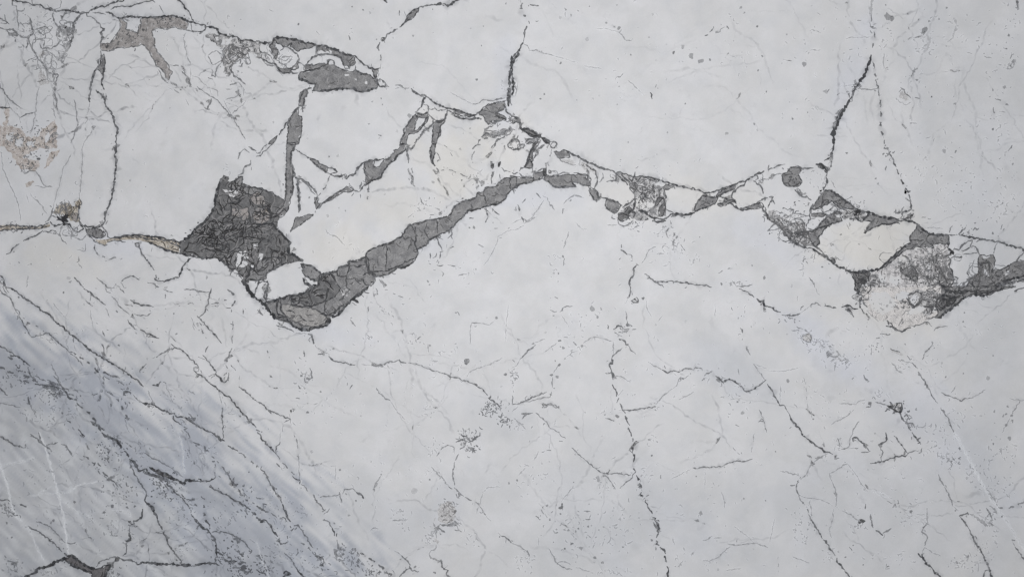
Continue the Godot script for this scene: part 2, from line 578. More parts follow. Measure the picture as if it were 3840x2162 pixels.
func make_netting():
	# crushed zones: small chips parted by dark seams
	var st := begin()
	var k := 0
	var dark := tone(54, 56, 60)
	for z in [[130, 120, 120, 100, 15, 0.42], [170, 260, 60, 90, 9, 0.38], [240, 130, 30, 70, 6, 0.42], [880, 200, 90, 50, 12, 0.5], [1040, 215, 60, 30, 6, 0.45],
			[2430, 715, 50, 40, 6, 0.7], [2960, 850, 70, 60, 12, 0.6], [3000, 880, 70, 40, 10, 0.65],
			[3120, 770, 60, 40, 8, 0.65], [3500, 980, 70, 70, 16, 0.5], [3420, 1030, 90, 50, 12, 0.45], [3560, 1080, 60, 40, 12, 0.65], [3680, 1040, 70, 40, 10, 0.5],
			[3230, 1080, 30, 60, 8, 0.75], [300, 870, 90, 14, 6, 0.5], [230, 790, 40, 24, 7, 0.5]]:
		for i in z[4]:
			var p := Vector2(z[0] + rng.randfn(0, 0.5) * z[2], z[1] + rng.randfn(0, 0.5) * z[3])
			var r := rng.randf_range(14, 40)
			var loop := PackedVector2Array()
			var turn := rng.randf() * TAU
			var squash := rng.randf_range(0.5, 1.0)
			var n := rng.randi_range(3, 6)
			for j in n:
				loop.append(p + (Vector2.from_angle(TAU * j / n * rng.randf_range(0.9, 1.05)) * Vector2(r, r * squash) * rng.randf_range(0.7, 1.15)).rotated(turn))
			if rng.randf() < 0.35:
				loop.append(loop[0])
			k = ribbon(st, loop, rng.randf_range(2.6, 4.6), z[5] * rng.randf_range(0.55, 1.15), dark, 0.0012 + rng.randf() * 0.0002, rng.randf() < 0.25, k)
	part("crushed_seams", st, M.vein, true)

func make_veins():
	var dark := tone(50, 52, 56)
	var pale := tone(208, 212, 217)
	var rest := begin()
	var at_rest := 0
	for i in VEINS.size():
		var e: Array = VEINS[i]
		var z := 0.0013 + (i % 12) * 0.00002
		var pts := points(e, 4)
		var c: Color = pale if e[2] == 2 else dark
		if e[3] == 1:
			var st := begin()
			ribbon(st, pts, e[0], e[1] / 100.0 * (1.8 if e[2] == 2 else 1.0), c, z, e[2] == 1, 0)
			part("pale_vein" if e[2] == 2 else "vein", st, M.vein)
		else:
			at_rest = ribbon(rest, pts, e[0], e[1] / 100.0 * (0.65 if e[1] < 45 else 0.92), c, z, e[2] == 1, at_rest)
	part("hairline_veins", rest, M.vein, true)

func blot(st: SurfaceTool, p: Vector2, r: float, t: float, z: float, start: int) -> int:
	var n := 9
	var c := deepen(ground(p), tone(54, 56, 60), t)
	var stretch := Vector2(rng.randf_range(0.6, 1.6), 1.0)
	var turn := rng.randf() * PI
	for i in n + 1:
		var q := Vector2.ZERO if i == n else Vector2.from_angle(TAU * i / n) * r * rng.randf_range(0.5, 1.25) * stretch
		st.set_color(c)
		st.set_normal(Vector3(0, 0, 1))
		st.add_vertex(at(p + q.rotated(turn), z))
	for i in n:
		st.add_index(start + n)
		st.add_index(start + i)
		st.add_index(start + (i + 1) % n)
	return start + n + 1

func make_specks():
	var st := begin()
	var k := 0
	var dark := tone(54, 56, 60)
	for e in SPOTS:
		k = blot(st, Vector2(e[0], e[1]), e[2] * 0.82, e[3] / 100.0 * 0.72, 0.0018, k)
	for e in SCATTERS:
		for i in e[4]:
			var p := Vector2(e[0], e[1]) + Vector2(rng.randfn(0, 0.45) * e[2], rng.randfn(0, 0.45) * e[3])
			k = speck(st, p, e[5] / 100.0 * (0.6 if e[5] < 50 else 0.92), dark, k)
	# loose grains along the darker veins and, faint, all over the slab
	for e in VEINS:
		if e[2] == 2 or e[1] < 40:
			continue
		var pts := points(e, 4)
		for i in pts.size() - 1:
			if rng.randf() < pts[i].distance_to(pts[i + 1]) / 90.0:
				var p := pts[i].lerp(pts[i + 1], rng.randf()) + Vector2(rng.randfn(0, 7), rng.randfn(0, 7))
				k = speck(st, p, e[1] / 100.0 * rng.randf_range(0.4, 0.9), dark, k)
	for i in 450:
		var p := MID + Vector2(rng.randf_range(-1, 1) * HALF.x * 0.99, rng.randf_range(-1, 1) * HALF.y * 0.99)
		k = blot(st, p, rng.randf_range(1.2, 5.0) * rng.randf_range(0.5, 1.2), rng.randf_range(0.03, 0.16), 0.0017, k)
	part("mineral_specks", st, M.vein, true)

func speck(st: SurfaceTool, p: Vector2, t: float, dark: Color, start: int) -> int:
	var len := absf(rng.randfn(0, 1)) * 7.0 + 2.5
	var a := rng.randf() * TAU
	if p.x < 1800.0 and p.y > 1150.0:
		a = rng.randfn(0.85, 0.4)          # drawn out along the bedding
	elif p.x > 2900.0 and p.y > 1100.0:
		a = rng.randfn(0.8, 0.8)
	var bend := rng.randfn(0, 0.7)
	var run := PackedVector2Array()
	var wid := PackedFloat32Array()
	var w := rng.randf_range(2.2, 5.2)
	for i in 4:
		run.append(p)
		wid.append(w * [0.6, 1.0, 0.9, 0.5][i])
		p += Vector2.from_angle(a) * len / 3.0
		a += bend
	return strip(st, run, wid, clampf(t * rng.randf_range(0.6, 1.15), 0, 1), dark, 0.0016 + rng.randf() * 0.0002, start, p.x)

# ---------------------------------------------------------------- traced lines: width, depth of colour in percent, 1 beaded or 2 pale, 1 a part of its own, then x, y ...
const VEINS := [
	[6,80,0,1,-53,-124,-16,-79,16,-39,48,0,89,9,116,15,149,20,171,32,194,39,216,42,239,39,268,42,298,47,324,47,347,35,367,24,395,24,414,15,432,6,462,2,487,-40,546,-77,581,-131],
	[5,75,0,1,414,35,429,26,458,22,488,22,499,16,529,11,559,4,570,3,581,9],
	[12,80,0,0,175,32,190,35,207,40],
	[4,70,0,1,119,15,120,0,122,-61,127,-108,117,-172],
	[8,60,0,1,324,47,302,52,287,69,276,86,274,101,272,127,268,149,261,168,257,183],
	[4,60,0,0,347,47,373,48,395,55],
	[7,80,0,1,395,45,417,50,425,58,443,65,455,67,484,63,514,63,544,67,570,63,596,66,626,59,656,61,682,67,697,78,723,84,745,91,768,95,770,108,757,119,740,117],
	[5,80,0,1,582,-133,615,-89,637,-28,676,6,689,22,704,41,716,60,725,84],
	[4,50,0,0,596,20,602,32,611,48],
	[4,50,0,0,462,45,470,56],
	[7,80,0,1,770,101,786,99,809,108,824,123,842,129,861,138,883,138,906,151,928,151,960,158],
	[3,40,0,0,786,99,788,78],
	[5,60,0,0,324,48,326,61,343,65,354,69,363,82,373,93,378,106],
	[4,50,0,0,60,34,69,41,89,39,91,30],
	[4,45,0,1,38,-164,33,-94,48,-57,45,7,45,19,60,22,60,30,63,48,63,75,69,89,67,106],
	[4,50,0,0,67,89,108,89,112,75,110,67,102,58],
	[6,50,0,1,112,67,116,89,119,108,123,123,112,130,108,149,110,160,119,183,134,205,142,220],
	[5,50,0,0,123,123,130,138,132,157,123,162],
	[7,50,0,1,-163,94,-115,106,-43,110,0,106,19,108,41,110,56,117,67,130,63,134,48,129,34,123],
	[6,50,0,0,22,112,32,125,45,136,67,134],
	[5,50,0,0,67,130,86,140,104,145,110,157],
	[5,60,0,1,-138,-10,-94,31,-56,55,0,69,15,76,34,91],
	[5,50,0,0,149,160,153,179,171,179,190,183,205,175,220,162,225,149],
	[6,50,0,0,198,48,198,67,205,86,216,97,224,101,220,127,224,140],
	[5,50,0,0,227,67,231,73,242,52,261,47],
	[6,45,0,0,239,84,261,84,280,88],
	[12,45,0,1,216,101,231,112,242,123,257,112,261,101],
	[8,40,0,0,239,108,246,123,242,134],
	[5,50,0,0,246,138,253,153,261,157,268,147],
	[6,40,0,0,194,201,205,212,224,216,239,201,246,186,239,171,242,164,257,164],
	[10,35,0,0,257,164,253,179,242,198],
	[5,45,0,0,239,201,231,224,239,239,242,253],
	[4,45,0,0,205,212,216,224,235,231],
	[4,40,0,0,142,220,140,239,149,257,153,268],
	[6,45,0,1,142,220,160,239,171,252,179,268,201,276,216,283,212,298,199,315],
	[4,40,0,0,171,252,186,257,209,257],
	[4,40,0,0,130,86,138,97,149,93],
	[4,40,0,0,145,324,140,350,136,373,134,395,132,417,129,440,123,470,112,499],
	[4,40,0,0,194,324,199,358,201,391,201,421,209,443],
	[5,50,0,1,-96,189,-70,222,-34,270,0,324,15,347,34,373,52,388,75,404],
	[4,35,0,0,26,373,34,399,48,414,71,436,76,462],
	[6,70,0,1,-152,362,-111,371,-65,393,0,402,15,406,37,404],
	[5,60,0,0,75,440,93,432,112,425,129,421],
	[4,45,0,0,276,373,283,399,285,429,289,458,289,473,280,499,265,537],
	[8,70,0,1,363,253,350,278,343,298,339,324,335,358,335,384],
	[4,40,1,0,335,388,330,414,324,432,328,447,320,458,320,484,322,511],
	[4,35,0,0,350,470,339,503,322,520,311,540],
	[6,60,0,0,376,190,380,209,367,224,369,242,363,255],
	[6,75,0,1,391,242,386,283,380,317,389,337],
	[7,75,0,1,358,337,376,354,391,373,397,399,414,421,423,440,430,462,440,484,434,514,436,540],
	[4,50,0,0,397,350,395,373],
	[9,65,0,1,375,99,388,108,380,123,384,145,375,160],
	[6,60,1,1,648,246,663,244,678,257,689,276,701,291,704,306,719,324],
	[4,40,0,0,719,285,738,289,760,309,779,328,798,332,816,343,816,361],
	[4,45,0,1,738,324,768,347,801,367,820,380,839,406,857,425,872,436,887,466,906,499,920,522],
	[4,40,0,0,697,123,688,142,693,175,701,209,714,242],
	[3,25,0,0,714,257,714,294],
	[5,50,0,0,593,261,615,298,630,313],
	[3,25,0,0,630,328,648,339],
	[6,40,0,0,652,335,671,350],
	[4,35,0,0,697,373,706,395],
	[6,60,0,0,792,369,783,395,775,410],
	[6,50,0,0,779,291,798,298],
	[6,45,0,0,798,268,794,283,805,287,812,261,824,239,839,220],
	[4,40,0,0,846,334,868,334],
	[4,45,0,0,891,328,893,358,846,373],
	[4,40,0,0,913,328,913,358],
	[3,35,0,0,924,373,909,395,894,402,872,391,846,384],
	[6,50,0,0,894,406,872,425],
	[3,35,0,0,839,376,853,406,868,429],
	[6,55,0,0,868,242,868,268,883,287,902,298,920,317],
	[5,50,0,0,861,317,894,309,909,328],
	[6,50,0,0,920,220,928,239],
	[5,60,0,0,716,88,717,112,725,116],
	[7,60,0,0,697,112,712,117,740,117],
	[8,80,0,1,1364,-149,1388,-102,1410,-46,1444,0,1452,11],
	[9,80,0,1,1836,-104,1786,-64,1761,-27,1713,0,1702,9,1690,20,1668,17,1642,15,1627,17],
	[6,75,0,0,1627,18,1601,20,1571,28],
	[7,75,0,1,1571,28,1549,39,1534,54,1521,80,1512,91,1497,101],
	[7,70,0,0,1491,108,1474,117,1452,129,1448,140],
	[4,70,0,0,1439,151,1443,160],
	[8,70,1,0,1424,158,1419,170,1418,179,1424,194],
	[7,70,1,0,1428,205,1426,220,1425,239],
	[4,40,1,0,1428,239,1424,257,1417,291],
	[5,70,0,0,1497,39,1497,58],
	[9,80,0,1,960,153,982,158,1008,162,1025,160,1027,143,1038,139,1064,142,1090,147,1109,148,1124,155,1150,161,1172,163,1191,171,1217,173,1240,183,1262,189,1284,201,1310,207,1327,208],
	[6,80,0,1,1327,208,1340,216,1351,231,1370,244,1389,255,1407,259,1426,255],
	[6,75,0,0,1392,257,1398,272,1411,293],
	[8,80,0,1,1120,280,1122,298,1139,300,1158,311,1180,315],
	[8,80,0,1,1169,340,1202,340,1236,337,1269,334,1295,332,1325,332,1336,341,1355,343,1389,337,1413,328],
	[5,75,0,0,1396,291,1413,298,1417,317,1422,324,1452,326],
	[5,60,0,0,1191,257,1213,248,1228,239,1228,227,1238,224,1251,229,1254,244],
	[6,70,0,0,1185,171,1185,205],
	[6,70,0,1,1146,242,1158,227,1172,216,1191,205,1221,203,1243,203,1266,211,1280,224,1288,242],
	[5,60,0,0,1113,198,1120,216,1118,231,1128,239,1143,246,1150,239],
	[6,50,0,0,971,179,979,194,994,201,997,220],
	[5,50,0,0,1008,186,1027,212,1029,235],
	[6,75,0,1,960,214,979,214,994,227,1016,237,1031,239,1038,250,1049,265,1064,274,1083,274,1090,265,1098,274,1117,274],
	[5,60,0,0,1049,190,1068,175,1087,183,1109,198,1120,216],
	[5,50,0,0,1035,224,1046,227,1053,239,1072,246,1072,257],
	[5,60,0,0,1288,246,1295,257,1310,257,1314,242],
	[6,70,0,1,1333,246,1333,265,1355,276,1392,285],
	[6,70,0,1,1424,294,1441,306,1446,317,1437,326,1422,320,1417,306,1424,294],
	[5,60,0,0,1444,309,1448,320,1459,326],
	[6,55,0,0,1482,319,1497,317,1512,326,1534,330],
	[4,40,0,0,1482,332,1497,328],
	[8,75,0,1,1541,332,1553,343,1571,354,1599,358],
	[7,75,0,1,1599,360,1616,373,1638,389,1661,399,1683,406,1702,408,1720,414,1746,425,1780,432,1795,421,1813,408],
	[9,75,0,1,1599,360,1586,373,1584,388,1579,402],
	[6,60,0,0,1579,402,1564,414,1556,421],
	[5,65,0,0,1588,391,1601,395,1608,406,1605,421,1586,427,1564,421],
	[5,65,0,0,1601,406,1616,408,1631,406],
	[5,60,0,0,1629,401,1631,408,1646,414,1676,410],
	[6,65,0,1,1605,425,1616,440,1627,447,1646,451,1664,447,1672,429,1676,414],
	[9,75,0,1,1698,421,1705,434,1728,442,1750,445,1806,445],
	[4,60,0,0,1746,429,1746,443],
	[7,75,0,0,1676,412,1698,421,1705,417],
	[5,70,0,0,1795,425,1813,440,1821,458,1836,466],
	[5,50,0,0,1772,391,1795,386,1813,376,1840,376,1862,373,1895,365],
	[6,50,0,0,1821,397,1854,388,1899,376],
	[3,30,0,0,1687,345,1724,365,1754,380,1772,391],
	[6,70,0,0,1884,391,1895,402,1899,417,1914,432,1920,440],
	[4,50,0,0,1810,414,1854,421,1888,410],
	[12,90,0,1,1920,209,1918,239,1916,268,1910,283,1910,320,1908,347,1908,373,1907,399],
	[6,70,0,0,1920,320,1914,358,1912,380,1920,395],
	[6,70,0,1,1169,330,1146,335,1135,347,1124,369,1120,391,1120,406],
	[6,70,0,0,1154,350,1143,365,1137,391,1135,421],
	[5,65,0,1,1117,402,1102,421,1083,447,1064,477,1046,507],
	[6,70,0,1,1556,429,1541,447,1526,470,1515,488,1515,503,1506,522,1500,540],
	[6,65,0,1,1623,443,1623,462,1608,481,1590,488,1575,511,1553,537],
	[6,60,0,0,1608,477,1594,484,1586,499,1571,518,1556,540],
	[7,75,0,0,1631,457,1649,458,1668,449],
	[7,80,0,0,1653,470,1649,488,1642,518],
	[4,50,0,0,1869,492,1817,490,1832,477,1854,460],
	[6,50,0,1,1817,496,1836,505,1873,503,1920,481],
	[6,60,1,1,1791,540,1802,522,1825,518,1854,514,1880,499,1920,484],
	[5,60,0,0,1854,540,1869,522,1892,514,1920,492],
	[5,50,0,0,1810,511,1817,496],
	[5,50,1,0,1307,132,1312,143,1310,157],
	[6,70,1,0,1418,507,1430,509,1430,518,1426,527],
	[5,30,0,0,1185,116,1197,130],
	[6,35,0,0,1010,35,1023,43],
	[7,70,1,1,1961,11,1954,22,1955,45,1961,58,1972,61,1981,73,1985,89],
	[3,40,0,0,1934,-159,1937,-99,1936,-66,1952,0,1954,30],
	[8,75,0,0,1976,97,1968,112,1965,123,1967,138],
	[6,60,0,0,1967,138,1963,157],
	[9,85,0,1,1963,160,1954,170,1948,183,1944,194,1946,205,1935,216,1927,227,1922,246],
	[6,70,0,0,1942,190,1927,207,1922,216],
	[4,50,0,0,1965,164,1976,171,1985,186],
	[4,40,0,0,1983,190,2009,189,2043,199,2077,209],
	[3,15,0,0,2077,209,2114,220,2166,235],
	[4,12,0,0,2192,246,2255,257],
	[9,85,0,1,1920,253,1922,283,1926,309,1924,335,1920,358],
	[4,40,0,0,1942,313,1939,332,1933,358],
	[5,70,0,0,1987,17,2006,19,2021,22],
	[5,60,0,0,2009,80,2019,78],
	[5,40,0,0,2317,119,2330,129,2345,149,2352,152],
	[4,45,0,0,2349,151,2367,151,2372,145],
	[3,15,0,0,2237,106,2274,108,2317,119],
	[6,30,0,0,2356,302,2375,317,2390,332],
	[4,12,0,0,2390,332,2416,358],
	[4,55,1,0,2462,317,2459,339],
	[7,75,0,0,2438,347,2445,356,2446,371],
	[5,40,0,0,2308,298,2315,287,2326,287,2337,276],
	[5,60,0,0,2678,99,2675,110,2662,121],
	[6,60,0,0,2643,134,2656,130],
	[5,40,0,0,2684,116,2684,125,2699,116,2718,101],
	[6,60,0,0,2727,97,2734,108],
	[4,40,0,0,2738,209,2762,211],
	[6,80,0,1,1920,436,1942,442,1952,455,1950,473,1961,484,1980,484,2002,496,2028,511],
	[8,80,0,1,1961,488,1983,503,2002,516,2021,514,2032,518,2050,533,2062,540],
	[6,70,0,0,2028,511,2047,522,2069,533,2077,533,2091,540],
	[5,60,0,0,1942,507,1935,525,1920,522],
	[4,60,0,0,1968,537,1976,525,2002,522,2017,516],
	[5,60,0,0,1980,540,1995,535,2013,537,2021,518],
	[5,60,0,0,1920,529,1939,525,1950,540],
	[10,20,0,1,3286,-158,3277,-113,3286,-44,3271,0,3269,22,3268,56],
	[6,60,1,1,3269,56,3269,75,3266,97,3279,108,3282,130,3281,157,3271,179],
	[5,45,0,0,3262,84,3268,101,3281,108],
	[5,30,0,0,3260,22,3264,60],
	[10,95,0,1,3268,205,3264,224,3256,242,3253,261,3245,280,3234,294,3223,313,3214,324],
	[9,90,0,1,3214,324,3204,339,3197,358,3186,373],
	[14,95,0,1,3186,373,3174,395,3160,417,3146,440,3141,462,3132,481,3128,499,3126,518,3129,540],
	[5,70,0,0,3200,319,3215,313,3227,317,3215,328,3197,335],
	[5,60,0,0,3204,343,3197,358,3197,380,3186,380],
	[4,50,0,0,3158,410,3145,436,3128,481],
	[6,60,1,0,3273,231,3279,253,3286,283,3284,298],
	[5,65,0,0,3284,298,3292,324,3297,350],
	[7,60,1,1,3297,350,3301,380,3303,417,3305,447,3301,477,3309,496,3314,514,3318,540],
	[4,45,0,0,3215,330,3238,334,3268,337,3294,332],
	[3,30,0,0,3174,145,3197,141,3264,138],
	[3,20,0,0,3148,324,3200,317],
	[4,40,0,0,3038,116,3044,110,3059,116,3078,123],
	[4,25,0,0,3040,188,3081,187],
	[5,50,0,0,3186,186,3197,184],
	[5,50,0,0,3215,76,3230,76],
	[6,50,0,0,3327,227,3331,228],
	[5,60,0,0,2955,227,2969,229],
	[4,25,0,0,2936,222,2955,227],
	[4,40,0,0,3066,48,3076,56],
	[5,70,0,0,3814,11,3819,26,3818,37],
	[5,40,0,0,3432,253,3426,283],
	[5,50,0,0,3378,328,3391,337,3402,354,3417,367],
	[5,30,0,0,3368,373,3379,384,3402,391,3417,384],
	[5,55,0,0,3432,365,3450,369],
	[5,40,0,0,3786,246,3800,231,3808,224,3804,242,3789,257,3780,257,3786,242],
	[5,45,0,0,3789,220,3797,205,3804,203],
	[5,40,0,0,3692,211,3719,218],
	[4,40,0,0,3629,196,3646,201],
	[6,55,1,0,3724,332,3724,347,3715,361],
	[5,50,1,0,3733,369,3748,376,3767,388,3789,402],
	[5,50,1,0,3728,402,3728,429,3730,447],
	[4,40,0,0,3748,419,3771,421],
	[4,40,0,0,3767,466,3780,462],
	[5,40,0,0,3413,460,3439,464],
	[5,30,0,0,3473,518,3491,512],
	[5,50,0,0,3104,347,3111,334],
	[8,20,0,0,3581,67,3586,104,3573,142,3555,157],
	[10,15,0,0,3476,130,3487,157,3476,186,3458,179],
	[10,22,0,0,3189,209,3184,224],
	[5,40,0,0,3316,201,3314,239,3316,257],
	[4,45,0,0,89,652,108,641,130,642,145,656,153,674,168,697,194,700],
	[4,35,0,0,82,611,89,633,89,652],
	[5,35,0,0,130,697,164,702,179,698],
	[4,40,0,0,123,741,142,756,157,771,168,793,175,801],
	[3,25,0,0,112,723,123,741],
	[3,25,0,1,-128,475,-70,509,-46,543,4,574,9,629,34,689,52,726,67,764,75,808,76,827],
	[3,30,0,0,99,730,106,756],
	[4,35,0,0,265,577,250,607,235,633,227,667,220,700,209,726,205,756,198,782],
	[4,40,0,0,313,540,307,562,309,596,307,633,304,670,300,708,296,741],
	[7,85,0,1,186,831,194,842,209,847,224,842,239,834],
	[6,80,0,1,239,834,253,838,276,864,298,868,309,857,298,831],
	[5,60,0,0,198,779,183,820,168,834],
	[6,60,0,1,296,741,304,760,296,782,294,808,298,834,309,849],
	[6,75,0,1,-167,886,-106,877,-64,854,0,849,19,846,48,843,71,847,104,849,134,850,160,844,183,834],
	[6,75,0,1,-165,914,-107,895,-50,879,0,864,15,859,34,860,56,860,75,857,112,856,149,857,175,849],
	[4,60,0,0,34,862,48,870,60,862],
	[9,80,0,1,311,846,332,849,354,853,376,851],
	[5,70,0,0,317,853,328,875,343,894,358,909],
	[6,70,0,0,376,846,391,864,402,875,402,887,414,894],
	[6,60,0,0,320,864,335,890],
	[8,85,0,1,414,894,436,892,466,884,492,883,525,879,552,885,574,887,611,892,641,901,678,913],
	[7,80,0,1,552,907,581,918,604,929,634,940,671,948],
	[6,70,0,1,492,890,522,890,548,894,581,898,619,901,648,913,678,928],
	[6,70,0,0,402,907,429,903,458,905,470,907],
	[5,70,0,0,358,909,373,913,391,920,402,916],
	[5,60,0,0,354,916,354,935,365,950],
	[8,80,0,1,434,540,434,562,430,581,434,600,434,633,430,667,425,697,421,726,416,752,404,779,393,801,393,823,389,838,378,844],
	[5,75,0,0,160,862,142,877,119,888,86,903],
	[5,65,0,0,71,913,48,929,41,942,22,954],
	[6,70,0,0,160,868,179,868,194,864,209,866],
	[4,40,0,0,287,935,317,941,320,913],
	[5,70,0,1,518,907,522,928,533,954,548,976,566,997,578,1013],
	[6,75,0,1,583,1030,587,1041,580,1045,585,1054,604,1054,630,1051,656,1043,671,1036,676,1021,686,1002,697,983,716,967],
	[6,50,1,1,358,946,373,957,388,961,406,974,429,965,458,969],
	[5,50,0,0,294,961,296,980,287,983],
	[5,40,0,0,294,987,306,1006],
	[5,60,0,0,276,1039,294,1058,313,1077],
	[4,50,0,0,361,1041,376,1052,391,1065,402,1077,429,1080],
	[5,60,0,0,455,1056,470,1043,488,1034,507,1041,522,1049],
	[4,50,0,0,451,1058,466,1080],
	[5,50,0,0,552,1058,574,1065,596,1077],
	[4,40,0,0,425,1077,432,1067,451,1077],
	[6,60,0,1,-145,984,-112,990,-48,1030,0,1036,11,1039,15,1062,26,1077,37,1080],
	[5,50,0,1,-118,936,-76,984,-41,1009,0,1054,11,1065,11,1080],
	[4,30,0,0,104,1032,99,1077],
	[4,50,0,0,570,928,566,942],
	[6,55,0,0,891,596,898,574,917,559,928,566,935,572],
	[6,60,0,0,932,549,960,568],
	[6,55,0,0,939,600,937,615,917,629,909,648,891,656],
	[5,50,0,0,943,626,943,637],
	[4,40,0,0,861,641,861,656],
	[9,85,0,1,827,670,820,693,809,715,807,749,801,782,783,808,757,838,730,860,708,887,689,901,671,909],
	[8,85,0,1,671,948,697,957,730,963,768,969,794,965],
	[6,80,0,0,824,678,818,711,814,741],
	[6,85,0,1,850,764,868,760,894,756,898,745,876,743],
	[7,85,0,1,865,764,865,801,853,823],
	[6,70,0,0,909,689,932,698,960,702],
	[5,70,0,0,932,782,932,820,947,849,954,864],
	[5,65,0,1,1074,536,1074,596,1072,652,1072,689,1070,741],
	[6,65,0,1,1109,536,1100,559,1090,577,1090,607,1098,633,1096,670,1098,715,1090,741],
	[6,75,0,1,960,702,997,713,1023,726,1046,741,1064,749],
	[8,85,0,1,1005,779,1016,801,1021,816,1008,818],
	[5,70,0,0,960,773,982,773,1005,779],
	[6,70,0,0,1027,812,1049,801,1072,779],
	[8,85,0,1,960,844,982,842,1023,838,1027,849,1053,872,1072,894,1085,913],
	[6,75,0,1,1310,980,1340,976,1370,965,1374,950,1392,935,1418,924,1437,915,1459,913,1482,898,1508,883,1519,864,1538,842,1575,834,1612,825,1649,818,1679,812],
	[5,65,0,1,1679,812,1694,793,1705,773,1735,756,1754,752,1787,738,1787,726,1813,719,1825,702,1854,700,1880,678,1888,670,1920,667],
	[6,75,0,1,1920,708,1903,730,1888,752,1869,764,1847,767,1825,773,1791,782,1772,788,1754,793,1739,808,1724,823,1702,846,1687,860,1668,872],
	[7,80,0,1,1668,872,1653,875,1635,887,1608,901,1597,920,1571,931,1564,935,1567,950,1556,969],
	[5,70,0,1,1448,916,1450,935,1448,972,1446,1017],
	[6,75,0,1,1556,849,1560,883,1556,913,1562,931],
	[4,60,0,0,1601,834,1594,864,1608,898],
	[5,60,0,0,1638,820,1638,857,1642,875],
	[4,60,0,0,1679,816,1696,834],
	[5,75,0,0,1765,764,1771,779,1754,786],
	[5,70,0,0,1813,723,1821,749,1825,764],
	[4,60,0,0,1862,704,1873,715],
	[6,75,0,1,1381,1021,1411,1017,1444,1015,1497,995,1519,983,1553,969],
	[5,70,0,0,1489,1006,1456,1028,1411,1036],
	[6,70,0,0,1374,965,1374,987,1381,1013,1403,1028],
	[5,60,0,0,1508,883,1519,898,1541,890,1556,913],
	[5,60,0,0,1538,898,1541,916,1526,939],
	[5,60,0,0,1571,860,1586,875],
	[4,60,0,0,1417,972,1418,995],
	[4,60,0,0,1385,976,1400,969],
	[5,60,0,0,1538,842,1549,853,1556,875],
	[6,85,0,1,919,1051,932,1032,938,1005,938,992],
	[5,85,0,0,829,876,842,896,859,916],
	[6,85,0,1,998,1042,1001,1022,1025,1008,1051,995,1084,985,1114,979],
	[10,90,0,1,1028,843,1034,856,1051,873,1064,883,1078,896,1086,909,1081,929,1084,949,1104,955,1117,969,1130,979],
	[6,80,0,1,879,1008,862,1008,849,992,829,979,816,970],
	[5,80,0,1,991,985,1008,965,1018,965,1064,965],
	[5,70,0,0,965,1018,1008,985,1038,979],
	[5,70,0,0,938,840,952,859,965,869],
	[5,70,0,0,938,813,938,840,932,843],
	[6,80,0,0,945,909,965,909,972,919],
	[12,95,0,1,905,1051,919,1068,932,1091,952,1114,978,1131,1008,1161,1031,1190],
	[6,70,0,1,935,1050,965,1051,970,1061,958,1085,955,1104],
	[7,75,0,1,972,1061,985,1055,1001,1055,1005,1065,996,1091,991,1108,996,1128],
	[6,70,0,0,862,1032,866,1018,879,1008,886,1012],
	[6,70,0,0,876,1025,892,1025,895,1035],
	[6,70,0,0,895,1025,905,1045],
	[10,90,0,1,1134,1042,1144,1061,1164,1071,1190,1068],
	[8,80,0,0,1134,1018,1140,1008,1137,995,1127,989],
	[7,80,0,1,1134,992,1160,995,1183,1008,1200,1025,1203,1042,1190,1055],
	[6,80,0,1,1134,1015,1144,1028,1164,1045,1190,1055],
	[8,80,0,1,1203,1027,1236,1023,1263,1015,1270,1002,1306,995,1309,979,1339,979,1369,962],
	[8,85,0,1,995,1131,1018,1131,1044,1121,1071,1114,1084,1106,1117,1103,1144,1098,1160,1081,1177,1075],
	[7,80,0,1,1048,1121,1038,1144,1041,1174,1061,1184],
	[6,75,0,0,1054,1124,1051,1147,1058,1171,1074,1184],
	[6,80,0,1,1091,1111,1094,1138,1117,1147,1150,1146,1183,1144,1203,1136],
	[6,70,0,0,1174,1078,1157,1098,1164,1114,1154,1121],
	[6,70,0,1,1230,1078,1226,1108,1218,1138,1217,1167,1233,1181],
	[6,75,0,1,1263,1018,1266,1032,1296,1035,1313,995,1336,998,1369,992],
	[6,70,0,0,1299,1035,1298,1071,1313,1088],
	[5,70,0,0,1298,1046,1332,1045,1356,1055],
	[6,70,0,0,1332,1048,1349,1065,1356,1061],
	[7,75,0,0,1362,1045,1369,1065,1382,1068],
	[5,70,0,0,1359,1032,1379,1025,1407,1028],
	[7,75,0,1,1369,962,1372,992,1382,1012,1382,1025],
	[10,90,0,1,1008,1161,1031,1190,1071,1187,1081,1204,1111,1227,1157,1240],
	[9,90,0,1,1160,1243,1164,1229,1200,1227,1230,1214,1240,1197],
	[10,92,0,1,1243,1190,1276,1171,1296,1147,1316,1128,1332,1111,1356,1098,1382,1071],
	[7,80,0,1,1200,1174,1230,1181,1256,1167,1289,1141],
	[6,80,0,0,1405,1055,1407,1032],
	[5,85,0,0,1071,1164,1094,1166,1106,1174],
	[5,80,0,0,1124,1190,1137,1194,1150,1204],
	[5,70,0,0,1097,1157,1104,1154],
	[5,70,1,0,1144,1177,1170,1182],
	[6,70,0,0,1270,1128,1289,1111,1299,1091],
	[8,80,0,0,1038,1194,1061,1200,1074,1207],
	[5,60,0,0,1023,540,1005,555,990,568,975,583,960,587],
	[5,60,0,0,1001,540,982,559,975,574,960,572],
	[5,70,0,1,1100,559,1113,562,1128,577,1150,588,1169,596,1187,601],
	[5,70,0,1,1161,596,1180,615,1202,629,1225,648,1236,652],
	[5,70,0,1,1187,603,1202,615,1225,626,1243,628,1262,644,1258,648,1236,652],
	[7,70,0,1,1236,654,1254,661,1273,661,1292,656,1295,670],
	[5,60,0,0,1284,656,1295,654,1297,669,1299,672],
	[7,75,0,1,1299,672,1310,656,1333,652,1335,641,1344,626,1362,611,1374,603,1400,601,1418,598,1441,596],
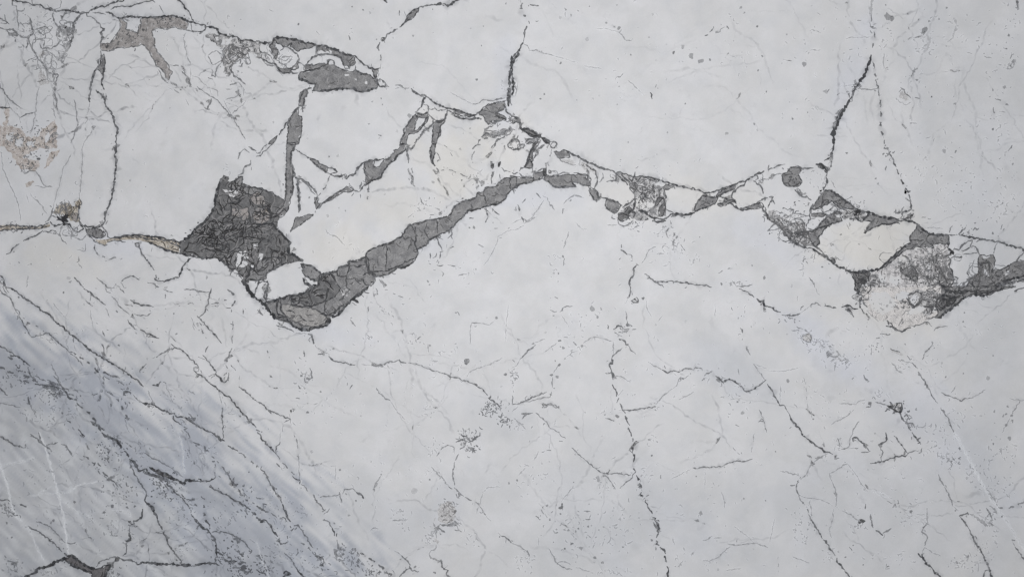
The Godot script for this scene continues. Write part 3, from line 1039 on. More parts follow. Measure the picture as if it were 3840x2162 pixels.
	[7,80,0,1,1519,562,1493,581,1478,600,1463,609,1444,633,1430,659,1422,667,1400,674,1374,689,1359,700,1351,717],
	[7,70,0,0,1437,596,1444,601,1463,588,1474,572],
	[5,70,0,0,1366,615,1368,641,1370,667],
	[5,60,0,0,1361,678,1374,685,1368,695],
	[7,60,0,0,1355,682,1349,708],
	[5,60,0,0,1308,687,1318,700,1327,713,1344,719,1351,715],
	[6,70,0,1,1295,704,1269,719,1243,739,1221,754,1199,765],
	[6,60,0,0,1191,782,1213,764,1243,747],
	[5,80,0,0,1318,734,1327,723],
	[5,70,1,0,1236,659,1230,678,1223,693,1213,711,1202,723,1193,734],
	[6,70,0,1,1113,669,1131,672,1150,682,1169,700,1185,719,1189,730],
	[5,60,0,0,1131,674,1150,693,1169,715,1182,730],
	[6,70,0,0,1178,738,1184,764,1185,784],
	[5,60,0,0,1189,726,1193,760,1199,767],
	[9,75,0,1,1098,637,1103,652,1113,670,1117,697,1120,723,1120,756,1122,779,1120,797],
	[6,60,0,0,1092,611,1100,641],
	[7,75,0,1,1528,540,1526,562,1528,588,1532,611],
	[8,70,0,0,1528,551,1541,557,1556,542],
	[7,75,0,1,1614,559,1616,585,1623,611,1633,622],
	[6,60,0,0,1636,629,1646,648],
	[6,60,1,0,1545,629,1545,648,1545,685,1545,700],
	[6,60,1,0,1383,689,1381,715,1379,741,1377,764],
	[4,50,1,0,1653,639,1672,635,1690,638,1720,648,1746,661,1765,663],
	[5,55,0,0,1638,570,1651,600],
	[5,55,0,0,1689,572,1696,585],
	[5,55,0,0,1664,544,1676,553],
	[7,70,0,0,1772,559,1784,547,1802,542],
	[6,60,0,0,1843,555,1854,540],
	[7,70,0,0,1907,540,1905,549,1920,555],
	[6,45,1,0,1780,566,1769,581,1772,607],
	[7,60,1,1,1832,574,1841,588,1843,615,1845,633,1847,656,1845,685],
	[8,60,0,0,1843,607,1847,629],
	[7,75,0,0,1869,622,1877,605],
	[5,60,0,0,1845,652,1843,689],
	[5,50,0,0,1873,652,1877,670],
	[5,50,0,0,1880,629,1892,641,1914,644],
	[5,50,1,0,1787,656,1789,682,1787,708,1799,723],
	[5,40,1,0,1750,682,1765,674,1787,670,1810,689,1828,689],
	[6,50,1,0,1575,741,1580,756,1590,767],
	[5,40,1,0,1564,779,1579,790,1571,797],
	[6,50,0,0,1612,806,1627,806],
	[5,40,1,0,1530,816,1549,801],
	[5,35,1,0,1631,779,1646,786,1653,805],
	[5,70,0,0,1823,779,1828,801,1825,820,1819,834],
	[5,70,0,0,1847,782,1862,797,1873,805],
	[4,60,0,0,1845,782,1847,793],
	[6,70,0,0,1759,818,1776,818],
	[5,60,0,0,1636,887,1644,909,1653,924,1657,939],
	[5,65,0,0,1694,860,1692,879,1679,894],
	[5,65,0,0,1690,879,1696,896],
	[4,60,0,0,1642,890,1661,898],
	[5,70,0,0,1649,944,1662,942],
	[5,70,0,0,1653,946,1649,969],
	[5,70,0,0,1614,948,1614,969],
	[5,70,0,0,1623,967,1635,961,1638,948],
	[5,70,0,0,1646,980,1642,987],
	[5,65,0,0,1638,993,1649,997,1662,993],
	[4,50,0,0,1608,987,1616,991],
	[4,45,1,0,1679,993,1702,997,1724,1004],
	[5,60,0,0,1687,929,1702,924],
	[6,25,0,0,1676,916,1676,928],
	[7,30,0,0,1793,916,1813,926],
	[4,50,0,0,1812,950,1817,946],
	[5,55,0,0,1854,856,1866,856],
	[4,50,0,0,1873,892,1882,890],
	[5,50,0,0,1718,1032,1739,1028],
	[5,40,0,0,1655,1017,1662,1026,1659,1036],
	[3,30,0,0,1920,860,1892,872,1869,887,1862,916,1847,946,1828,976,1813,995],
	[4,25,0,0,1221,860,1228,875,1254,883,1277,901,1292,920],
	[5,45,0,0,1420,1047,1430,1062,1441,1077],
	[4,40,0,0,1646,1047,1642,1062],
	[5,40,0,0,1761,1062,1754,1064],
	[8,75,0,0,1920,551,1927,559,1950,557,1968,547],
	[5,60,0,0,1942,555,1954,544,1965,546],
	[7,75,0,1,2006,540,1987,570,1981,588,1980,607,1968,626],
	[5,65,0,0,2043,540,2017,559,2009,581,1998,596],
	[6,60,0,0,1948,641,1954,629,1968,628],
	[6,60,0,0,1996,626,1998,641,2017,644,2036,629,2050,629],
	[5,50,0,0,1946,648,1957,659,1995,661,2002,652,1998,641],
	[6,70,0,0,1920,648,1927,652,1942,646],
	[7,65,0,1,1920,704,1931,702,1950,691,1980,685,2002,678,2028,670,2039,667],
	[7,70,0,1,2036,667,2050,678,2065,689,2084,700,2125,700,2159,700,2155,691],
	[6,70,0,0,2144,682,2162,683,2181,691,2200,697,2213,698],
	[6,65,0,1,2151,648,2173,652,2200,656,2207,674,2214,689],
	[5,60,0,0,2144,656,2144,678],
	[5,50,0,0,2050,663,2069,659,2088,656,2106,648,2136,648],
	[5,80,0,0,2188,665,2201,670],
	[5,50,1,0,2067,570,2063,592,2054,611,2062,633,2065,644],
	[6,60,0,0,2069,641,2088,644,2091,652],
	[6,70,0,0,2062,540,2069,557,2080,553,2088,540],
	[5,60,0,0,2069,559,2067,574],
	[6,65,0,0,2078,568,2091,588,2103,600,2110,607],
	[5,50,0,0,2106,601,2125,609,2136,618,2159,618],
	[9,75,0,1,2114,562,2132,570,2151,581,2177,590,2196,603,2214,613,2237,622,2255,628,2278,633,2296,639],
	[6,75,0,0,2237,622,2248,631,2274,635],
	[6,65,0,1,2196,615,2207,626,2233,641,2239,659,2239,685,2231,704],
	[6,55,0,0,2200,629,2207,652,2214,674,2216,704],
	[5,40,0,0,2177,596,2173,615,2196,626],
	[6,70,0,1,2207,700,2214,719,2226,745,2237,754,2244,741,2239,719,2229,704],
	[5,50,0,0,2259,648,2263,667,2248,682],
	[7,75,0,1,2296,639,2308,648,2326,667,2341,678,2356,693],
	[6,75,0,0,2311,648,2326,644,2345,652,2360,656,2371,663],
	[6,65,0,0,2274,680,2289,676,2308,678,2311,656],
	[7,75,0,0,2330,656,2349,670,2363,685],
	[6,80,0,0,2382,644,2378,663,2371,682],
	[7,80,0,1,2371,663,2404,661,2431,665,2457,670,2486,680,2516,689,2535,693,2561,700,2587,706,2613,711,2628,715,2647,723,2665,723],
	[8,85,0,1,2382,741,2382,764,2375,782,2363,793,2356,816,2363,823],
	[6,80,0,0,2416,719,2423,738,2438,745],
	[6,80,0,0,2393,764,2401,752,2416,745],
	[6,75,0,0,2490,711,2498,734,2492,756,2498,779],
	[8,75,0,1,2248,738,2270,745,2293,752,2315,760,2334,771],
	[6,70,0,0,2272,760,2272,775,2285,786,2304,797,2322,786],
	[6,70,0,0,2334,779,2356,764,2378,745],
	[5,65,0,0,2296,805,2295,816,2308,821],
	[5,60,0,0,2317,823,2322,842,2341,847,2363,838,2375,825],
	[4,40,0,0,2278,844,2315,844],
	[8,90,0,1,2416,797,2431,805,2449,816,2472,818,2490,821,2501,818],
	[9,90,0,1,2453,823,2460,831,2498,827],
	[8,85,0,0,2393,790,2419,793,2431,808],
	[6,75,0,0,2363,797,2382,797,2375,816],
	[6,70,0,0,2501,784,2516,793,2524,797],
	[9,80,0,1,2500,816,2516,805,2531,801,2554,805,2576,803,2606,797],
	[6,75,0,0,2516,812,2539,806,2568,808],
	[6,70,0,0,2494,764,2496,801],
	[7,70,0,1,2602,790,2609,771,2621,749,2636,732,2662,738,2684,738],
	[6,75,0,1,2602,797,2621,786,2650,775,2677,764],
	[7,80,0,1,2665,723,2688,715,2706,708,2732,700,2755,691,2781,682,2807,674,2822,663,2844,652,2867,641],
	[6,75,0,1,2688,738,2710,726,2736,715,2755,708],
	[5,65,0,0,2665,738,2650,734,2647,723],
	[5,60,0,0,2822,663,2840,659,2844,670,2833,678],
	[7,75,0,1,2803,674,2788,693,2755,715,2747,726,2747,741,2762,756],
	[7,75,0,1,2699,738,2721,743,2736,749,2755,752,2762,764],
	[7,75,0,0,2690,767,2714,760,2729,752,2744,749],
	[7,80,0,1,2729,760,2747,764,2759,775,2770,784,2814,784],
	[6,70,0,1,2770,784,2796,775,2826,767,2859,749,2880,741],
	[8,80,0,0,2859,779,2874,801,2880,823],
	[8,75,0,1,2826,678,2844,689,2855,704,2863,726],
	[5,60,0,0,2844,678,2867,670,2880,672],
	[5,55,1,0,2859,652,2861,682],
	[5,60,1,0,2330,916,2330,935,2341,944],
	[8,75,0,0,2328,935,2341,944,2352,954],
	[4,45,0,0,2352,954,2367,956,2373,972],
	[4,40,0,0,2460,924,2438,935,2423,961,2408,987],
	[5,50,0,0,2386,987,2397,995],
	[6,65,0,1,2390,993,2378,1006,2375,1028,2363,1051,2360,1065,2365,1080],
	[5,65,0,0,2419,1026,2434,1036,2449,1052,2472,1065,2490,1077],
	[5,60,0,1,2453,1054,2490,1056,2524,1054,2546,1056,2583,1062,2613,1067,2650,1071,2669,1077],
	[5,50,1,0,2513,827,2518,846,2501,864,2486,887],
	[4,45,0,0,2498,864,2503,890],
	[5,50,0,0,2516,900,2535,911],
	[4,40,1,0,2490,920,2516,931,2554,950,2576,954],
	[5,50,1,0,2554,916,2570,939],
	[6,40,0,0,2464,952,2490,950],
	[5,60,0,0,2322,972,2328,967],
	[4,35,0,0,2134,868,2123,901,2114,931],
	[5,50,0,0,2118,969,2112,995],
	[4,40,0,0,2114,764,2136,741,2155,730,2188,741],
	[5,50,0,0,2144,738,2155,730],
	[5,60,1,0,2112,782,2110,801],
	[5,65,1,0,1924,704,1927,726],
	[5,60,1,0,1942,767,1952,801,1965,838],
	[5,55,1,0,1935,775,1939,805],
	[5,60,0,0,1959,760,1972,745],
	[4,40,0,0,1965,838,1995,816,2039,749],
	[4,40,0,0,1972,834,2013,812],
	[3,35,0,0,1920,864,1942,857,1965,846],
	[3,30,0,0,1920,838,1954,820],
	[6,50,0,0,2011,723,2028,741],
	[5,40,0,0,2036,734,2050,741,2062,764,2080,786],
	[3,25,0,0,1995,760,2006,779],
	[3,30,0,0,2159,834,2181,857,2203,860],
	[5,60,0,0,2384,631,2393,624],
	[5,60,0,0,2326,601,2330,598],
	[4,35,0,0,2732,1062,2751,1062,2762,1073],
	[5,45,0,0,2762,1073,2788,1073,2822,1067],
	[5,45,1,0,2695,1024,2710,1013],
	[5,45,0,0,2729,1008,2747,1006],
	[4,30,0,0,2658,1002,2663,993],
	[7,85,0,1,3129,540,3124,562,3119,581,3107,594,3092,603],
	[5,60,0,0,3124,581,3119,611,3111,633,3104,648],
	[9,85,0,1,3059,616,3078,618,3089,626,3100,637,3104,644],
	[7,70,0,1,3104,644,3102,667,3100,685,3091,704,3091,715],
	[5,60,0,0,2880,637,2899,629,2921,620,2945,616],
	[5,50,0,0,2880,674,2899,659,2914,652,2936,652],
	[6,60,0,0,2958,641,2966,628,2992,624,3003,633,2999,652],
	[6,70,0,0,2992,620,3007,631,3029,631,3051,629],
	[7,60,0,0,2943,695,2955,685,2969,700,2988,693,3003,682],
	[8,70,0,1,2981,711,2996,726,3010,734,3029,741,3044,749],
	[5,60,0,0,2992,704,3003,719,3010,734],
	[5,60,0,0,3074,723,3085,721,3078,728,3074,724],
	[8,75,0,1,3092,715,3111,713,3130,723,3152,741,3174,756,3200,773],
	[6,70,0,0,3048,764,3040,786,3038,808,3037,823],
	[7,70,0,0,3051,764,3044,786,3040,801],
	[6,70,0,0,3059,782,3081,773,3092,749,3111,752],
	[6,70,0,0,3044,801,3066,799,3089,803,3107,805],
	[7,70,0,1,2880,816,2891,827,2914,838,2928,853,2940,872,2955,890],
	[6,70,0,0,2884,738,2899,738,2891,756,2880,779],
	[8,70,0,0,2891,741,2906,764],
	[6,60,0,0,2940,779,2955,784,2977,786,2969,808,2943,818],
	[5,60,0,0,2977,801,2999,801,3022,808,3037,808],
	[6,70,0,0,3025,849,3029,834,3044,820,3059,818],
	[6,75,0,1,3037,868,3063,860,3089,849,3111,842,3133,834,3160,827],
	[7,75,0,1,3066,855,3081,834,3104,812,3133,795,3152,793],
	[9,90,0,1,3200,773,3215,786,3238,793,3260,797,3282,805,3305,814,3327,816,3357,818],
	[8,80,0,1,3186,821,3215,821,3234,829,3245,816,3260,805],
	[6,65,0,0,3241,874,3256,849,3271,831,3282,820],
	[7,75,0,1,3290,849,3309,838,3338,842,3353,834],
	[8,80,0,1,3357,818,3376,827,3398,825,3420,831,3439,838],
	[7,70,0,0,3353,838,3361,831,3376,838],
	[7,70,0,0,3379,820,3398,820,3417,812,3428,801],
	[6,60,0,0,3353,797,3361,786,3361,797,3376,797,3391,775],
	[7,70,0,1,3379,820,3387,797,3405,793,3417,782,3417,756],
	[6,70,1,0,3417,756,3411,734,3405,719],
	[8,70,0,0,3402,715,3413,717,3405,723],
	[6,75,1,1,3405,719,3394,700,3383,682,3376,663,3368,644,3361,629],
	[6,65,0,0,3361,626,3353,607,3342,585,3333,572],
	[5,50,0,0,3340,603,3335,600,3340,592],
	[6,50,1,0,3325,622,3322,644],
	[4,40,0,0,3119,678,3133,704],
	[9,80,0,1,3439,838,3454,853,3473,868,3491,877,3521,881,3547,879,3558,881],
	[6,80,0,0,3473,901,3476,887,3491,875],
	[7,75,0,1,3413,909,3391,928,3361,954,3331,980,3309,1002],
	[5,60,0,0,3417,898,3439,901,3465,900],
	[5,80,0,0,3446,864,3461,872],
	[5,50,0,0,3420,875,3413,894,3417,909],
	[8,80,0,0,3558,883,3560,909,3556,931],
	[7,80,0,0,3536,965,3551,957,3569,954],
	[7,70,0,0,3569,965,3588,961,3610,963],
	[6,70,0,1,3558,961,3566,980,3562,998,3573,1017,3573,1039],
	[6,75,0,0,3558,881,3584,881],
	[7,75,0,1,3597,881,3625,885,3648,890,3674,894,3700,900,3733,905,3767,911,3789,922,3823,928,3840,935,3880,967,3930,979,3999,992],
	[5,65,0,0,3596,879,3607,868,3623,851],
	[5,60,1,0,3562,872,3569,853,3577,842],
	[5,60,0,0,3663,907,3674,900,3692,900],
	[6,65,0,0,3577,935,3596,935,3610,920,3625,909,3648,898],
	[6,65,0,0,3648,898,3644,916,3625,935,3607,942],
	[6,65,0,0,3648,920,3666,935,3674,954],
	[5,55,0,0,3610,954,3644,950,3670,946],
	[5,50,0,0,3741,909,3730,928,3728,950],
	[9,85,0,1,3521,1036,3521,1058,3532,1077],
	[7,75,0,0,3473,1036,3491,1047,3517,1036],
	[7,70,0,0,3577,1036,3592,1043,3588,1062,3577,1058],
	[9,85,0,1,3171,1013,3193,1017,3215,1019,3245,1017,3275,1013,3301,1006],
	[8,80,0,1,2955,890,2977,909,3003,920,3029,929,3048,931],
	[6,70,0,0,3044,913,3066,931,3081,942,3100,961],
	[10,80,0,1,3048,931,3066,946,3089,957,3107,969,3122,987],
	[8,85,0,1,3122,987,3141,998,3163,1006,3174,1017],
	[4,30,0,0,3178,1002,3189,987],
	[5,40,0,0,3174,838,3186,860],
	[5,40,0,0,3133,961,3156,976],
	[4,30,0,0,3294,898,3299,883],
	[6,60,0,0,3012,983,3014,972,3022,969],
	[5,45,0,0,3035,1039,3048,1058,3057,1077],
	[4,40,1,0,3014,995,3012,1036],
	[5,70,0,0,3625,1054,3648,1039,3663,1028],
	[9,85,0,1,3730,1069,3752,1062,3774,1051,3804,1043,3840,1032,3898,1026,3948,1006,3988,981],
	[7,80,0,1,3733,1080,3752,1071,3782,1062,3812,1056,3840,1047,3884,1038,3940,1011,4009,1004],
	[6,65,0,0,3670,983,3681,991,3711,983,3711,1017],
	[5,60,0,1,3950,819,3913,870,3888,904,3840,946,3827,961,3808,983],
	[4,50,0,0,3733,991,3774,997],
	[7,65,0,0,3596,1080,3622,1058,3644,1043],
	[5,50,0,0,3782,566,3797,544],
	[4,50,0,0,3748,596,3754,592],
	[4,50,1,0,3760,842,3754,860],
	[5,50,0,0,3458,816,3473,814],
	[5,50,0,0,3480,818,3491,821],
	[3,40,0,0,3473,853,3506,853,3536,857],
	[6,75,0,1,1909,554,1904,544,1919,526,1934,521,1947,534,1947,544],
	[5,70,0,1,1909,554,1927,560,1939,556,1961,554,1971,545,1959,538,1944,544,1939,556],
	[4,70,0,0,1939,519,1944,507],
	[6,70,0,0,1971,531,1984,521,2019,519],
	[7,75,0,1,1974,539,1986,534,2006,536,2011,549,2004,559,1994,566,1986,579,1986,591,1974,611,1969,623],
	[6,75,0,0,2019,519,2011,534],
	[6,65,0,0,2006,556,2014,571,2006,589,1999,601],
	[6,65,0,0,2014,561,2029,554,2043,544],
	[7,75,0,1,1929,440,1947,444,1953,459,1949,477,1961,489],
	[5,70,0,0,2066,544,2071,534,2083,531,2089,541,2076,554,2068,551],
	[7,60,0,0,1830,469,1845,459,1862,454,1880,454],
	[6,60,0,0,1815,489,1832,479,1850,469],
	[6,65,0,0,1815,492,1835,502,1855,509,1877,504],
	[6,60,1,0,1877,499,1899,494,1914,482,1932,487],
	[6,65,0,0,1847,556,1860,534,1877,519],
	[7,65,0,0,1805,514,1820,499,1827,504],
	[7,85,0,0,3514,1119,3511,1145,3519,1158],
	[8,90,0,1,3559,1116,3585,1115,3604,1108],
	[7,80,0,1,3519,1039,3522,1055,3540,1076,3551,1089,3599,1092],
	[7,80,0,0,3551,1092,3540,1108,3514,1121],
	[6,75,0,0,3540,1163,3546,1140,3564,1129],
	[6,70,0,1,3651,1047,3649,1066,3662,1084,3694,1097,3725,1092],
	[5,50,0,0,3662,1039,3688,1037],
	[7,85,0,1,3733,1082,3757,1063,3794,1055],
	[6,70,0,1,3403,1108,3422,1100,3445,1092,3456,1108,3459,1124,3440,1142,3419,1145,3408,1132],
	[5,60,0,0,3213,1060,3239,1060,3247,1076,3234,1092,3218,1084],
	[6,70,0,0,3392,1045,3414,1045,3429,1031,3440,1039],
	[6,75,0,1,37,1080,60,1091,75,1104,89,1114,108,1128,127,1141,145,1153,160,1169,179,1173,194,1192,209,1207,227,1218,246,1237,268,1255,294,1274,313,1292,328,1307,358,1326,384,1343,406,1356,429,1367,451,1382,477,1400,499,1415,518,1430,537,1449],
	[5,55,0,1,-100,968,-77,1018,-39,1038,0,1087,19,1108,34,1112,41,1128,50,1151,67,1177],
	[4,50,0,0,26,1102,11,1080],
	[4,50,0,0,56,1158,71,1166,73,1181,65,1182],
	[4,55,0,1,67,1181,82,1207,97,1233,112,1255,119,1263,145,1257,160,1255,168,1248,183,1250,198,1266,216,1281,239,1300,261,1319,276,1322],
	[6,70,1,1,276,1322,298,1337,320,1352,335,1363,354,1378,369,1395,391,1397,410,1404],
	[4,50,0,0,257,1319,280,1337,298,1356,309,1369],
	[5,55,0,0,410,1404,440,1414],
	[4,45,0,0,388,1408,410,1423],
	[6,50,1,0,436,1427,455,1434,466,1449],
	[10,75,0,0,464,1482,464,1468,477,1468,488,1473],
	[6,50,0,0,451,1456,460,1460],
	[4,50,0,0,499,1481,522,1505,537,1510],
	[8,80,0,1,533,1510,552,1514,574,1518,589,1527],
	[5,60,0,0,552,1520,566,1522,581,1512],
	[6,70,0,0,585,1523,604,1535,630,1546,652,1551],
	[6,70,0,1,652,1546,663,1563,682,1563,708,1576,730,1591,753,1602,775,1615,794,1620],
	[6,75,0,0,648,1557,652,1572,663,1581,678,1591],
	[7,70,0,0,688,1598,701,1605,689,1609,701,1620],
	[4,40,0,0,555,1464,563,1486,574,1509],
	[7,50,1,0,99,1207,123,1214,142,1225,160,1240],
	[4,40,0,0,173,1270,186,1281,201,1285],
	[5,65,0,0,276,1263,275,1283],
	[3,35,0,0,276,1292,285,1315],
	[6,70,0,1,-128,1210,-100,1228,-45,1261,0,1296,19,1309,45,1324,67,1337,89,1352,101,1360,112,1373],
	[6,60,1,0,28,1337,41,1345,52,1356,60,1371],
	[7,65,1,1,-153,1332,-98,1348,-56,1368,0,1378,11,1382,30,1393,45,1397,71,1389,89,1404,108,1415,130,1427,149,1441],
	[5,60,0,0,104,1374,108,1393,119,1415,142,1434],
	[5,50,0,0,130,1408,149,1419,171,1427],
	[8,70,1,1,86,1428,108,1432,130,1438,149,1443],
	[6,70,0,1,149,1440,175,1445,201,1449,227,1455],
	[5,60,0,0,157,1449,186,1453,220,1460],
	[5,50,0,0,175,1423,201,1434,224,1441],
	[5,60,0,0,201,1408,224,1438,239,1456,246,1471],
	[6,70,0,0,179,1481,201,1477,224,1475,242,1479],
	[7,75,0,0,216,1471,231,1481],
	[7,70,0,1,231,1453,246,1471,257,1490,276,1494,287,1499],
	[6,65,1,1,287,1509,309,1531,328,1546,350,1568,361,1591,380,1620],
	[4,40,0,0,190,1363,212,1408,227,1438],
	[5,60,0,1,-118,1354,-88,1385,-45,1427,0,1458,15,1471,28,1482],
	[4,40,0,0,99,1456,123,1453],
	[6,70,0,0,104,1486,108,1505,116,1527],
	[4,50,0,0,116,1527,129,1550,136,1564],
	[6,70,0,0,250,1576,265,1585],
	[5,60,0,0,242,1587,240,1594],
	[6,80,0,0,291,1609,302,1620],
	[4,35,0,1,-176,1502,-106,1506,-60,1519,0,1512,26,1514,56,1523,75,1527],
	[7,60,1,1,440,1494,451,1516,462,1535,470,1553,477,1564],
	[3,35,0,0,466,1557,473,1594,484,1620],
	[5,65,0,1,313,1080,335,1095,350,1108,365,1121,388,1138,395,1143],
	[6,70,0,0,337,1097,352,1112],
	[5,50,1,0,320,1128,335,1136,350,1151,361,1147],
	[3,45,0,0,339,1102,337,1128],
	[3,30,0,0,337,1162,343,1199,348,1229],
	[5,35,0,0,395,1155,410,1188],
	[6,35,0,0,199,1136,212,1155],
	[3,30,0,0,212,1155,235,1181,253,1199],
	[5,60,0,0,399,1095,414,1097],
	[4,50,0,0,395,1080,399,1093],
	[5,60,0,0,447,1080,466,1097],
	[4,55,0,0,417,1110,432,1121,443,1143,462,1162,484,1179],
	[3,40,0,0,425,1117,443,1115],
	[5,45,0,0,488,1188,503,1192],
	[6,70,0,1,488,1123,503,1134,518,1141,544,1145,576,1149],
	[4,55,0,0,503,1177,522,1181,548,1182,566,1173],
	[5,60,0,0,477,1199,488,1216,503,1233,514,1235],
	[6,70,0,1,525,1235,548,1246,570,1257,596,1268],
	[6,50,0,0,384,1240,391,1259],
	[6,70,0,0,380,1289,389,1304,388,1311],
	[5,60,1,0,388,1311,391,1333,406,1345],
	[4,40,0,0,361,1341,367,1371,369,1389],
	[5,65,0,1,641,1289,660,1302,678,1309,697,1328,719,1348,738,1367,745,1378],
	[5,60,0,0,660,1302,634,1311,607,1324,585,1339],
	[4,50,0,0,572,1343,581,1339],
	[5,60,0,0,548,1363,537,1378,522,1389,524,1397],
	[6,35,0,0,745,1378,742,1389,727,1386,734,1376,745,1374],
	[6,70,0,0,727,1389,749,1404,771,1419,786,1436],
	[6,75,0,1,786,1436,805,1451,827,1468,846,1482,861,1490,876,1509,891,1527,909,1546,928,1568,947,1591,960,1602],
	[5,65,0,1,738,1184,757,1201,775,1225,801,1248,816,1266,829,1287],
	[5,65,0,1,745,1188,764,1173,773,1151,781,1132,784,1102,792,1080],
	[5,65,0,0,689,1084,719,1084,753,1095,786,1095],
	[4,60,0,0,611,1084,634,1093,648,1095],
	[6,60,0,0,619,1102,619,1119],
	[5,60,1,0,749,1207,758,1237,770,1264],
	[4,40,0,0,716,1188,723,1210,736,1229],
	[5,65,1,0,792,1140,820,1136,835,1125,850,1125],
	[6,70,1,1,853,1084,868,1099,881,1110,880,1136,868,1147,866,1169],
	[5,60,0,0,846,1153,865,1155],
	[5,55,0,0,911,1156,911,1177],
	[4,50,1,0,872,1203,872,1240,870,1274,874,1296],
	[5,60,0,0,870,1304,861,1326,853,1341,848,1356],
	[4,50,1,0,846,1367,857,1397,855,1415],
	[6,70,0,1,807,1400,824,1419,840,1432,853,1423,857,1404],
	[5,65,0,0,807,1400,809,1389,794,1371,775,1348,760,1330],
	[4,50,0,0,768,1348,742,1337],
	[4,50,0,0,807,1400,781,1412],
	[5,60,0,0,779,1296,771,1311,770,1320],
	[5,50,0,0,865,1367,883,1389],
	[3,40,1,0,898,1408,896,1445],
	[5,65,0,0,894,1449,913,1460,932,1479,960,1501],
	[3,35,0,0,822,1479,831,1516],
	[5,65,0,0,833,1527,833,1583,837,1620],
	[3,35,0,0,839,1551,861,1546,872,1529],
	[8,60,0,0,604,1430,589,1441,570,1443],
	[5,70,0,0,611,1430,622,1438],
	[4,35,0,0,622,1441,634,1475,648,1505],
	[8,35,0,0,708,1464,730,1477],
	[5,60,0,0,712,1557,730,1576],
	[8,75,0,1,1005,1073,999,1091,997,1128],
	[6,70,0,0,964,1162,986,1182],
	[5,65,0,0,1035,1219,1072,1228,1090,1238,1102,1244],
	[4,40,0,0,1109,1248,1150,1251],
	[8,80,0,0,1154,1253,1167,1255,1172,1274,1176,1289],
	[5,60,0,0,1165,1263,1158,1274,1161,1281],
	[4,40,0,0,1180,1292,1191,1304,1217,1319,1236,1330],
	[5,60,0,0,1191,1328,1217,1326],
	[5,60,0,1,1232,1333,1241,1346,1269,1356,1299,1360,1314,1367,1333,1366],
	[3,40,0,0,1355,1365,1392,1369],
	[5,55,0,0,1392,1369,1411,1371,1441,1365,1463,1356,1497,1350],
	[6,70,0,0,1497,1346,1504,1356,1523,1360],
	[4,50,0,0,1530,1360,1556,1363,1586,1374,1608,1382,1631,1391,1657,1397],
	[5,55,0,1,1657,1397,1683,1410,1713,1415,1739,1427,1765,1432,1791,1447,1813,1464,1828,1482],
	[7,75,0,0,1832,1490,1840,1497,1862,1512,1877,1527],
	[4,30,0,0,1750,1412,1769,1389,1799,1378,1832,1367,1884,1341],
	[5,60,0,1,960,1501,979,1512,1001,1531,1016,1542,1035,1550,1061,1561,1090,1572],
	[9,70,0,0,1005,1535,1016,1550],
	[4,50,0,0,1090,1572,1064,1581],
	[3,40,0,0,1083,1550,1092,1594],
	[4,40,0,0,1062,1594,1059,1617],
	[6,70,0,0,960,1609,975,1617],
	[5,45,0,0,1411,1453,1426,1475,1444,1492,1463,1501],
	[3,25,0,0,1463,1501,1489,1542,1519,1572],
	[5,50,0,0,1769,1209,1785,1209,1802,1212],
	[3,35,0,0,1769,1209,1763,1229,1763,1289],
	[3,30,0,0,1802,1212,1836,1216,1854,1203],
	[3,20,0,0,1907,1143,1899,1210,1895,1278],
	[5,65,0,0,1741,1356,1744,1346,1758,1346,1759,1358,1750,1365,1741,1358],
	[6,60,0,0,1312,1458,1321,1441],
	[5,55,0,0,1312,1199,1333,1222],
	[5,60,0,0,1474,1099,1482,1104],
	[5,60,0,0,1493,1110,1512,1115],
	[4,60,0,0,1443,1086,1454,1086],
	[5,65,0,0,1409,1080,1417,1102],
	[4,60,0,0,1400,1104,1418,1104],
	[5,60,0,0,1381,1149,1381,1168],
	[5,60,0,0,1357,1106,1364,1114],
	[5,70,0,0,1359,1091,1385,1099],
	[5,70,0,0,1320,1134,1336,1143],
	[6,55,0,0,1715,1168,1722,1182],
	[6,50,0,0,1564,1272,1579,1261],
	[5,40,0,0,1534,1250,1553,1248],
	[6,30,0,0,1616,1350,1642,1354],
	[5,50,1,0,1139,1313,1143,1341,1146,1352],
	[6,45,0,0,1161,1378,1169,1414,1146,1421,1150,1412],
	[6,50,0,0,1143,1408,1143,1430,1156,1434],
	[6,45,1,0,1117,1445,1135,1464],
	[6,60,0,0,1109,1492,1124,1493],
	[6,60,0,0,1096,1531,1103,1533,1098,1542],
	[6,60,1,0,1001,1313,1008,1337],
	[4,50,0,0,1120,1339,1130,1345],
	[6,30,0,0,1176,1514,1191,1512],
	[4,40,0,0,1605,1289,1607,1319],
	[6,75,0,0,2366,1076,2367,1091,2362,1108,2354,1117],
	[4,50,0,0,2367,1091,2373,1106],
	[3,35,0,0,2354,1121,2347,1136],
	[4,50,0,0,2347,1166,2350,1192,2354,1207],
	[8,75,0,0,2354,1207,2352,1222,2365,1220,2371,1223],
	[7,70,0,0,2300,1235,2315,1223,2330,1220,2336,1229],
	[6,60,0,0,2337,1233,2360,1231],
	[6,50,0,0,2319,1246,2330,1244,2337,1248],
	[6,65,0,0,2278,1218,2281,1223,2280,1233],
	[5,45,1,0,2341,1246,2360,1237,2386,1233],
	[6,70,0,0,2367,1125,2382,1136,2395,1128,2386,1114],
	[6,60,0,0,2369,1128,2377,1121],
	[6,65,0,0,2321,1270,2337,1274,2347,1289,2354,1294],
	[7,70,0,0,2345,1291,2358,1291],
	[5,50,0,0,2356,1294,2369,1313,2384,1326],
	[4,40,0,0,2300,1281,2300,1304,2302,1326],
	[5,55,0,0,2334,1304,2315,1319,2300,1333,2293,1346],
	[9,80,0,0,2293,1346,2298,1356,2287,1367,2289,1378],
	[7,75,0,0,2289,1378,2293,1395,2300,1408,2300,1423],
	[5,50,0,0,2270,1399,2293,1400],
	[4,40,0,0,2304,1408,2330,1412,2356,1428,2367,1425],
	[6,65,0,0,2296,1440,2308,1460,2313,1486],
